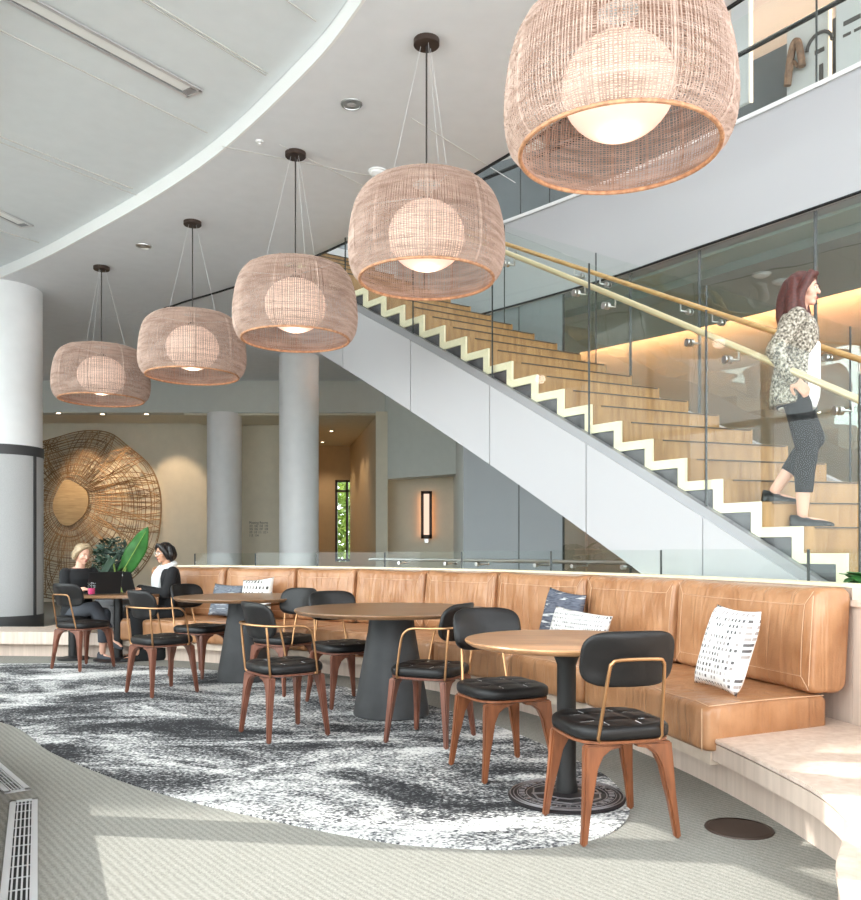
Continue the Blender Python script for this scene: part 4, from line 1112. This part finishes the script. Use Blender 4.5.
# ------------------------------------------------------------------ things on the far table
def laptop(x, y, heading, label, sticker=False):
    t = thing('laptop', label, 'laptop', (x, y, T4), -R_(heading))      # user sits on the -y side
    w, d = .34, .235
    MB().box((0, 0, .009), (w, d, .016)).build('base', 'softblack', t, world=False, bevel=.004)
    an = R_(14)
    def sc_(u, v, e): return Vector((u, d/2-.004+math.sin(an)*v+math.cos(an)*e, .016+math.cos(an)*v-math.sin(an)*e))
    m = MB(); H = .225
    m.loft([[sc_(-w/2, 0, 0), sc_(w/2, 0, 0), sc_(w/2, 0, .008), sc_(-w/2, 0, .008)], [sc_(-w/2, H, 0), sc_(w/2, H, 0), sc_(w/2, H, .008), sc_(-w/2, H, .008)]])
    s = m.build('screen', 'softblack', t, world=False, bevel=.003)
    if sticker:
        k = MB(); k.loft([[sc_(.05, H-.05, .0085), sc_(.13, H-.05, .0085), sc_(.13, H-.05, .0095), sc_(.05, H-.05, .0095)], [sc_(.05, H-.025, .0085), sc_(.13, H-.025, .0085), sc_(.13, H-.025, .0095), sc_(.05, H-.025, .0095)]])
        k.build('sticker', 'white', s, world=False, smooth=0)
    m = MB()
    for i in range(5):
        for j in range(12): m.box((-w/2+.035+j*.0245, -d*.12+i*.023+.04-.03, .0175), (.02, .018, .002))
    m.build('keyboard', 'gap', t, world=False, smooth=0)
    return t
laptop(-3.47, 8.93, 140, 'open black laptop in front of the blond woman')
laptop(-3.1, 9.07, -132, 'open black laptop with white sticker in front of the dark haired woman', True)
gx = pz(91, 598, 8.66)
tb = thing('tumbler', 'clear glass tumbler of pink drink beside the laptop', 'glass', (gx.x, 8.66, T4))
MB().lathe([(.034, 0), (.04, .13), (.0385, .13), (.033, .008), (.001, .008)], 24, caps=False).build('glass_body', 'tumbler', tb, world=False)
MB().lathe([(.031, .01), (.035, .07), (.001, .071)], 24).build('drink', 'drink', tb, world=False)
bg = thing('tote_bag', 'black tote bag slumped on the floor under the far table', 'bag', (pz(150, 655, 8.95).x, 8.98, 0), .4)
m = MB().loft([sq_ring(.30, .17, 0, 3), sq_ring(.34, .2, .03, 3), sq_ring(.33, .19, .14, 3), sq_ring(.28, .12, .25, 3), sq_ring(.25, .05, .31, 3)]); m.build('bag_body', 'cloth_black', bg, world=False)
MB().tube(spline([(-.08, .02, .29), (-.07, .03, .4), (0, .04, .43), (.07, .03, .4), (.08, .02, .29)], 5), .008, 6).build('handle', 'cloth_black', bg, world=False)

# ------------------------------------------------------------------ people (local frame: +y ahead, +x right)
def ball_tube(m, pts, rs, n=14):
    path = spline(pts, 5); k = len(path)
    rr = []
    for i in range(k):
        x = i/(k-1)*(len(rs)-1); a = min(int(x), len(rs)-2); rr.append(rs[a]+(rs[a+1]-rs[a])*(x-a))
    m.tube(path, rr, n); m.ell(path[0], (rr[0],)*3, 12, 8); m.ell(path[-1], (rr[-1],)*3, 12, 8)
def hand(m, wrist, d, nrm, side, curl=.5):      # side: +1 puts the thumb on +w
    d = Vector(d).normalized(); nrm = Vector(nrm); nrm = (nrm-d*nrm.dot(d)).normalized(); w = d.cross(nrm)*side
    R3 = Matrix((w, d, nrm)).transposed()
    wrist = Vector(wrist)
    m.ell(wrist+d*.045, (.037, .052, .0145), 14, 10, R3)
    for i, (off, L) in enumerate(((.026, .068), (.009, .078), (-.009, .072), (-.025, .056))):
        p = wrist+d*.07+w*off*.9; q = wrist+d*.088+w*off*1.1; pts = [p, q]; a = 0
        for s_, c in ((.42, .6), (.32, 1.0), (.26, .8)):
            a += curl*c; dd = d*math.cos(a)+nrm*math.sin(a)+w*off*.8; q = q+dd.normalized()*L*s_; pts.append(q)
        m.tube(pts, [.0095, .0092, .0086, .008, .0068], 10); m.ell(q, (.0066,)*3, 8, 6)
    p = wrist+d*.02+w*.024; q1 = p+(d*.6+w*.75+nrm*.25).normalized()*.034; q2 = q1+(d*.9+w*.3+nrm*.35).normalized()*.03; q3 = q2+(d*1+nrm*.4).normalized()*.022
    m.tube([wrist+d*.015+w*.01, p, q1, q2, q3], [.012, .013, .011, .0098, .0075], 10); m.ell(q3, (.0072,)*3, 8, 6)
def head_parts(m, c, Rm):
    T = lambda p: c+Rm @ Vector(p)
    E_ = lambda p, r: m.ell(T(p), r, 20, 14, Rm)
    E_((0, -.012, .125), (.073, .092, .092)); E_((0, .022, .062), (.056, .062, .062)); E_((0, .03, .1), (.06, .062, .06)); E_((0, .062, .017), (.024, .024, .019))
    m.tube([T((0, .082, .118)), T((0, .097, .09)), T((0, .102, .078))], [.007, .009, .0115], 10); E_((-.009, .1, .076), (.008, .009, .007)); E_((.009, .1, .076), (.008, .009, .007))
    E_((0, .087, .05), (.022, .009, .006)); E_((0, .086, .04), (.019, .009, .007)); E_((0, .075, .125), (.045, .014, .01))
    for s in (-1, 1):
        E_((s*.074, -.008, .095), (.007, .017, .028)); E_((s*.042, .052, .075), (.02, .025, .022))
def face_bits(parent, c, Rm, brow):
    T = lambda p: c+Rm @ Vector(p)
    for s in (-1, 1):
        e = MB().ell(T((s*.031, .0775, .106)), (.0115, .0098, .0058), 14, 10, Rm).build('eye', 'eye_w', parent, world=False)
        MB().ell(T((s*.031, .0860, .1055)), (.0054, .0026, .0050), 12, 8, Rm).build('iris', 'eye_d', e, world=False)
        MB().tube([T((s*.015, .09, .127)), T((s*.03, .0915, .131)), T((s*.05, .078, .126))], [.003, .0035, .002], 6).build('eyebrow', brow, parent, world=False)
    MB().ell(T((0, .0915, .0495)), (.02, .0065, .0048), 14, 8, Rm).ell(T((0, .09, .0415)), (.017, .0068, .0055), 14, 8, Rm).build('lips', 'lip', parent, world=False)
def torso(m, pel, rows, g=0.0, lean=0.0, bend=0.0):
    rings = []
    for dz, rx, ry, dy in rows:
        rings.append([Vector((pel.x+(rx+g)*math.copysign(abs(math.cos(a))**.9, math.cos(a)), pel.y+dy+lean*dz+(ry+g)*math.sin(a), pel.z+dz)) for a in [2*PI*k/24 for k in range(24)]])
    m.loft(rings)
TOR = [(-.1, .10, .09, 0), (-.06, .155, .115, -.01), (0, .172, .122, -.015), (.08, .152, .11, -.005), (.18, .124, .094, .0), (.27, .134, .104, .008), (.35, .15, .112, .01), (.42, .158, .098, 0), (.465, .135, .078, -.008), (.495, .075, .06, -.012), (.51, .052, .052, -.012)]
def person(label, loc, heading, pel, lean, arms, legs, skin, hp, hr, scale=1.0):
    """arms: [(elbow, wrist, hand dir, palm normal, thumb side, curl)] left then right; legs: [(knee, ankle, toe dir)]"""
    root = thing('person', label, 'person', loc, -R_(heading)); root.scale = (scale,)*3
    pel = Vector(pel); m = MB(); torso(m, pel, TOR, 0, lean)
    neck = pel+Vector((0, lean*.5, .49)); c = neck+Vector((hp[0], hp[1], .065)); Rm = Matrix.Rotation(hr[1], 3, 'Z') @ Matrix.Rotation(hr[0], 3, 'X')
    ball_tube(m, [neck-Vector((0, 0, .03)), neck.lerp(c, .5), c+Rm @ Vector((0, -.015, .06))], [.056, .05, .05])
    head_parts(m, c, Rm)
    sh = [pel+Vector((s*.165, lean*.44-.005, .44)) for s in (-1, 1)]; hips = [pel+Vector((s*.088, 0, -.03)) for s in (-1, 1)]
    for s, (el, wr, hd, nr, ts, cu) in zip(sh, arms):
        ball_tube(m, [s, el, ], [.05, .04]); ball_tube(m, [Vector(el), wr], [.04, .026]); hand(m, wr, hd, nr, ts, cu)
    for h, (kn, an, td) in zip(hips, legs):
        ball_tube(m, [h, kn], [.085, .056]); ball_tube(m, [Vector(kn), Vector(kn).lerp(Vector(an), .3)+Vector((0, -.01, 0)), an], [.056, .054, .034])
        td = Vector(td).normalized(); a = Vector(an)
        ball_tube(m, [a+td*-.04-Vector((0, 0, .045)), a+td*.06-Vector((0, 0, .05)), a+td*.14-Vector((0, 0, .06))], [.028, .028, .018])
    body = m.build('body', skin, root, world=False, mods=remesh(.0052, 3), smooth=0)
    return root, body, pel, neck, c, Rm, sh, hips
def shoe(root, an, td, mat):
    a = Vector(an); td = Vector(td).normalized(); w = Vector((td.y, -td.x, 0)); rings = []
    up = td.cross(w)*-1
    for t, hw, z0, z1 in ((-.078, .012, .01, .07), (-.07, .03, 0, .084), (-.03, .038, 0, .08), (.03, .041, 0, .064), (.09, .044, 0, .05), (.14, .038, 0, .042), (.175, .024, .002, .032), (.192, .008, .006, .022)):
        c = a+td*t; b = -.088
        rings.append([c+w*hw*.9+up*(b+z0), c+w*hw+up*(b+z0+.012), c+w*hw*.85+up*(b+z1*.75), c+w*hw*.4+up*(b+z1), c-w*hw*.4+up*(b+z1), c-w*hw*.85+up*(b+z1*.75), c-w*hw+up*(b+z0+.012), c-w*hw*.9+up*(b+z0)])
    return MB().loft(rings).build('shoe', mat, root, world=False, smooth=70)
def garment(root, name, mat, fill, vox=.009, sm=4):
    m = MB(); fill(m); return m.build(name, mat, root, world=False, mods=remesh(vox, sm), smooth=0)
def sleeve(m, sh, el, wr, f=1.0, g=.012):
    el = Vector(el); wr = Vector(wr)
    ball_tube(m, [sh, el], [.05+g, .042+g])
    if f > 0: ball_tube(m, [el, el.lerp(wr, f)], [.042+g, .042+g-(.016-.004)*f])
def trouser(m, hip, kn, an, f, g=.012):
    kn, an = Vector(kn), Vector(an); ball_tube(m, [hip, kn], [.085+g, .058+g]); e = kn.lerp(an, f)
    m.tube([kn, kn.lerp(e, .5)+Vector((0, -.008, 0)), e], [.058+g, .056+g, .046+g], 14)
def hairshell(m, c, Rm, r=(.083, .1, .098), ctr=(0, -.02, .132), cut=True):
    m.ell(c+Rm @ Vector(ctr), r, 22, 16, Rm)
def lock(m, c, Rm, pts, rs): ball_tube(m, [c+Rm @ Vector(p) for p in pts], rs, 10)

# the woman walking down the stair
LW = [((-.2, -.06, 1.13), (-.19, .06, .93), (.1, .5, -.8), (1, 0, 0), 1, .5), ((.215, -.13, 1.15), (.2, -.02, .96), (-.1, .7, -.7), (-1, 0, -.2), -1, .5)]
GW = [((-.085, .13, .6), (-.0675, -.12, .258), (0, 1, -.12)), ((.085, .075, .5), (.0675, .045, .088), (0, 1, 0))]
wk, body, pel, neck, c, Rm, sh, hips = person('woman with auburn hair in a tweed jacket walking down the oak stair', (2.44, 5.70, 1.31), 110, (0, .0, .93), .03, LW, GW, 'skin', (0, .03), (R_(-6), R_(-14)))
face_bits(body, c, Rm, 'hair_red')
def f(m):
    hairshell(m, c, Rm, (.082, .098, .096), (0, -.022, .134))
    for s in (-1, 1):
        lock(m, c, Rm, [(s*.045, .045, .2), (s*.079, .02, .12), (s*.082, .0, .02), (s*.085, .03, -.09), (s*.075, .05, -.16)], [.026, .03, .034, .036, .018])
        lock(m, c, Rm, [(s*.05, -.06, .15), (s*.085, -.05, .05), (s*.09, -.04, -.06), (s*.08, -.04, -.16)], [.04, .042, .044, .022])
    lock(m, c, Rm, [(0, -.09, .14), (0, -.11, .04), (.01, -.1, -.08), (0, -.09, -.17)], [.05, .055, .055, .028])
    lock(m, c, Rm, [(-.03, .05, .214), (.0, .065, .205), (.035, .058, .19)], [.02, .022, .018])
garment(body, 'hair', 'hair_red', f, .007, 2)
def f(m):
    torso(m, pel, [(-.12, .165, .125, -.02), (0, .178, .13, -.012), (.1, .16, .122, -.006), (.2, .14, .112, 0), (.3, .15, .122, .008), (.38, .165, .122, .008), (.44, .165, .106, 0), (.475, .14, .085, -.008), (.5, .085, .07, -.012)], .012, .03)
    for s_, (el, wr, *_r) in zip(sh, LW): sleeve(m, s_, el, wr, .96, .016)
jk = garment(wk, 'tweed_jacket', 'tweed', f)
tag(jk, 'beige and grey tweed jacket')
def f(m): torso(m, pel, [(-.14, .12, .105, .02), (-.06, .15, .122, .026), (.04, .15, .122, .026), (.16, .128, .118, .026), (.3, .1, .11, .03)], .012, .03)
garment(wk, 'white_top', 'cloth_white', f)
def f(m):
    torso(m, pel, [(-.13, .12, .1, 0), (-.06, .16, .12, -.01), (.0, .172, .122, -.012), (.1, .155, .112, 0)], .008, .03)
    for h, (kn, an, _t) in zip(hips, GW): trouser(m, h, kn, an, .66, .010)
garment(wk, 'trousers', 'cloth_black', f)
for kn, an, td in GW: shoe(wk, an, td, 'softblack')

# the seated women
LW = [((-.215, .1, .74), (-.1, .32, .80), (.3, 1, -.05), (0, 0, -1), -1, .35), ((.215, .1, .74), (.1, .32, .80), (-.3, 1, -.05), (0, 0, -1), 1, .35)]
GW = [((-.1, .40, .52), (-.1, .36, .088), (0, 1, 0)), ((.02, .40, .60), (-.16, .46, .26), (-.2, 1, -.35))]
w1, body, pel, neck, c, Rm, sh, hips = person('blond woman in a black top sitting behind a laptop', (-3.79, 9.12, 0), 128, (0, 0, .535), .1, LW, GW, 'skin', (0, .035), (R_(-16), R_(0)), .94)
face_bits(body, c, Rm, 'hair_blond')
def f(m):
    hairshell(m, c, Rm, (.081, .096, .092), (0, -.026, .13))
    for s in (-1, 1):
        lock(m, c, Rm, [(-.02+s*.012, .062, .2), (s*.05, .052, .178), (s*.077, .018, .125), (s*.078, -.015, .07), (s*.06, -.05, .03)], [.014, .02, .022, .024, .02])
        lock(m, c, Rm, [(-.02+s*.01, .03, .222), (s*.055, .02, .19), (s*.082, -.02, .13), (s*.07, -.06, .06)], [.016, .024, .026, .026])
    lock(m, c, Rm, [(0, -.1, .12), (0, -.115, .07), (0, -.11, .02)], [.04, .045, .028])
garment(body, 'hair', 'hair_blond', f, .007, 2)
def f(m):
    torso(m, pel, [(-.05, .172, .125, 0), (.0, .178, .128, 0), (.1, .158, .115, 0), (.2, .136, .104, 0), (.29, .146, .116, .01), (.37, .162, .12, .012), (.43, .164, .102, 0), (.468, .14, .082, -.01), (.492, .092, .066, -.012)], .01, .1)
    for s_, (el, wr, *_r) in zip(sh, LW): sleeve(m, s_, el, wr, .35, .013)
garment(w1, 'black_top', 'cloth_black', f)
def f(m):
    torso(m, pel, [(-.1, .12, .1, 0), (-.05, .16, .12, -.01), (.0, .174, .124, -.014), (.06, .16, .114, -.005)], .008, .05)
    for h, (kn, an, _t) in zip(hips, GW): trouser(m, h, kn, an, .75, .011)
garment(w1, 'trousers', 'cloth_grey', f)
MB().tube([neck+Vector((.07*math.cos(a), .015+.075*math.sin(a), -.02-.035*max(0, math.sin(a)))) for a in [2*PI*k/24 for k in range(24)]], .004, 6, True).build('necklace', 'brass', body, world=False)
for kn, an, td in GW: shoe(w1, an, td, 'cloth_grey')

LW = [((-.205, .12, .74), (-.1, .34, .80), (.2, 1, -.1), (0, 0, -1), -1, .4), ((.205, .12, .74), (.1, .34, .80), (-.2, 1, -.1), (0, 0, -1), 1, .4)]
GW = [((-.11, .42, .52), (-.12, .40, .088), (0, 1, 0)), ((.11, .42, .52), (.1, .38, .088), (0, 1, 0))]
a2 = arc_px(171, 6.62); p2 = arc(6.62, a2)
w2, body, pel, neck, c, Rm, sh, hips = person('dark haired woman in glasses, white scarf and black jacket, typing', (p2.x, p2.y, 0), -122, (0, 0, .545), .08, LW, GW, 'skin_tan', (0, .03), (R_(-8), R_(12)), .94)
face_bits(body, c, Rm, 'hair_black')
def f(m):
    hairshell(m, c, Rm, (.083, .097, .096), (0, -.02, .13))
    for s in (-1, 1):
        lock(m, c, Rm, [(s*.02, .06, .2), (s*.062, .045, .165), (s*.082, .02, .1), (s*.083, .005, .045)], [.022, .028, .032, .024])
        lock(m, c, Rm, [(s*.06, -.05, .15), (s*.085, -.035, .08), (s*.075, -.04, .02)], [.04, .044, .026])
    lock(m, c, Rm, [(0, -.09, .13), (0, -.1, .06), (0, -.085, .015)], [.05, .055, .03])
garment(body, 'hair', 'hair_black', f, .007, 2)
g = MB(); T = lambda p: c+Rm @ Vector(p)
for s in (-1, 1):
    g.tube([T((s*.032+.022*math.cos(a), .095-.006*abs(math.cos(a)), .106+.018*math.sin(a))) for a in [2*PI*k/16 for k in range(16)]], .0026, 5, True)
    g.tube([T((s*.054, .089, .11)), T((s*.076, .05, .108)), T((s*.08, -.005, .1))], .0022, 5)
g.tube([T((-.01, .096, .11)), T((.01, .096, .11))], .0022, 5)
g.build('glasses', 'cloth_white', body, world=False)
def f(m):
    torso(m, pel, [(-.06, .178, .13, 0), (.0, .182, .132, 0), (.1, .162, .12, 0), (.2, .142, .11, 0), (.29, .152, .12, .008), (.37, .168, .122, .01), (.43, .17, .106, 0), (.475, .14, .085, -.01)], .012, .08)
    for s_, (el, wr, *_r) in zip(sh, LW): sleeve(m, s_, el, wr, .93, .016)
garment(w2, 'black_jacket', 'cloth_black', f)
def f(m):
    torso(m, pel, [(-.1, .12, .1, 0), (-.05, .16, .12, -.01), (.0, .174, .124, -.014), (.06, .16, .114, -.005)], .008, .05)
    for h, (kn, an, _t) in zip(hips, GW): trouser(m, h, kn, an, .9, .013)
garment(w2, 'trousers', 'cloth_black', f)
def f(m):
    m.tube([neck+Vector((.075*math.cos(a), .01+.08*math.sin(a), .012-.03*math.sin(a))) for a in [2*PI*k/20 for k in range(20)]], .036, 10, True)
    for s in (-1, 1): ball_tube(m, [neck+Vector((s*.045, .075, -.01)), neck+Vector((s*.065, .13, -.12)), neck+Vector((s*.06, .125, -.3))], [.036, .042, .04])
garment(w2, 'scarf', 'cloth_white', f, .008, 2)
for kn, an, td in GW: shoe(w2, an, td, 'softblack')

# ------------------------------------------------------------------ light
sd = bpy.data.lights.new('sun', 'SUN'); so = bpy.data.objects.new('sun', sd); COL.objects.link(so)
ELV = 41; v = Vector((1, -.13, 0)).normalized()*math.cos(R_(ELV)); v.z = -math.sin(R_(ELV))
so.rotation_euler = v.to_track_quat('-Z', 'Y').to_euler(); sd.energy = 3.1; sd.angle = R_(.6); sd.color = (1, .96, .92)
w = bpy.data.worlds.new('sky'); sc.world = w; w.use_nodes = True
bgn = w.node_tree.nodes['Background']; bgn.inputs[0].default_value = (.90, .955, 1.0, 1); bgn.inputs[1].default_value = 3.6
def spot(name, loc, tgt, e, size, col_=(1, .72, .46), r=.05, blend=.6):
    l = bpy.data.lights.new(name, 'SPOT'); o = bpy.data.objects.new(name, l); COL.objects.link(o); o.location = loc
    o.rotation_euler = (Vector(tgt)-Vector(loc)).to_track_quat('-Z', 'Y').to_euler(); l.energy = e; l.spot_size = R_(size); l.color = col_; l.shadow_soft_size = r; l.spot_blend = blend
for x, y, e in ((58, 413, 120), (102, 414, 130), (156, 414, 55)):
    p = ph(x, y, 3.985); spot('art_spot', (p.x, p.y, 3.96), (p.x+.05, 18.97, 2.4), e, 50)
for x, y in ((331, 431), (322, 442)):
    p = ph(x, y, 3.945); spot('corridor_spot', (p.x, p.y, 3.92), (p.x, p.y, 0), 26, 110)
p = pz(358, 440, 18.6); spot('wall_wash', (p.x-.35, 19.4, 3.9), (p.x+.02, 19.0, 2.6), 16, 50)
for (x, d, s, _l) in PEND:
    l = bpy.data.lights.new('pendant_bulb', 'POINT'); o = bpy.data.objects.new('pendant_bulb', l); COL.objects.link(o)
    o.location = ((x-CX)*d/F, d, 3.01+.03); l.energy = 1.2; l.color = (1, .78, .64); l.shadow_soft_size = .05
# daylight portals in the glazed openings
def portal(c, tgt, w_, h_):
    l = bpy.data.lights.new('window_portal', 'AREA'); o = bpy.data.objects.new('window_portal', l); COL.objects.link(o)
    l.shape = 'RECTANGLE'; l.size = w_; l.size_y = h_; l.cycles.is_portal = True; o.location = c
    o.rotation_euler = (Vector(tgt)-Vector(c)).to_track_quat('-Z', 'Y').to_euler()
for i in range(len(GL)-2):
    a, b = V3(GL[i]), V3(GL[i+1]); d = (b-a).normalized(); n = Vector((d.y, -d.x, 0)); cpt = (a+b)/2+Vector((0, 0, 2.4))-n*.2
    portal(cpt, cpt+n, (b-a).length, 4.7)
portal((2.5, -4.1, 2.4), (2.5, 0, 2.4), 7, 4.7)
sc.cycles.transparent_max_bounces = 32; sc.cycles.max_bounces = 10; sc.cycles.diffuse_bounces = 6; sc.cycles.glossy_bounces = 5
sc.cycles.use_denoising = True; sc.cycles.caustics_reflective = False; sc.cycles.caustics_refractive = False; sc.cycles.sample_clamp_indirect = 6
vs_ = sc.view_settings; vs_.view_transform = 'Standard'; vs_.look = 'None'; vs_.gamma = 1; vs_.exposure = 1.04; vs_.use_curve_mapping = False
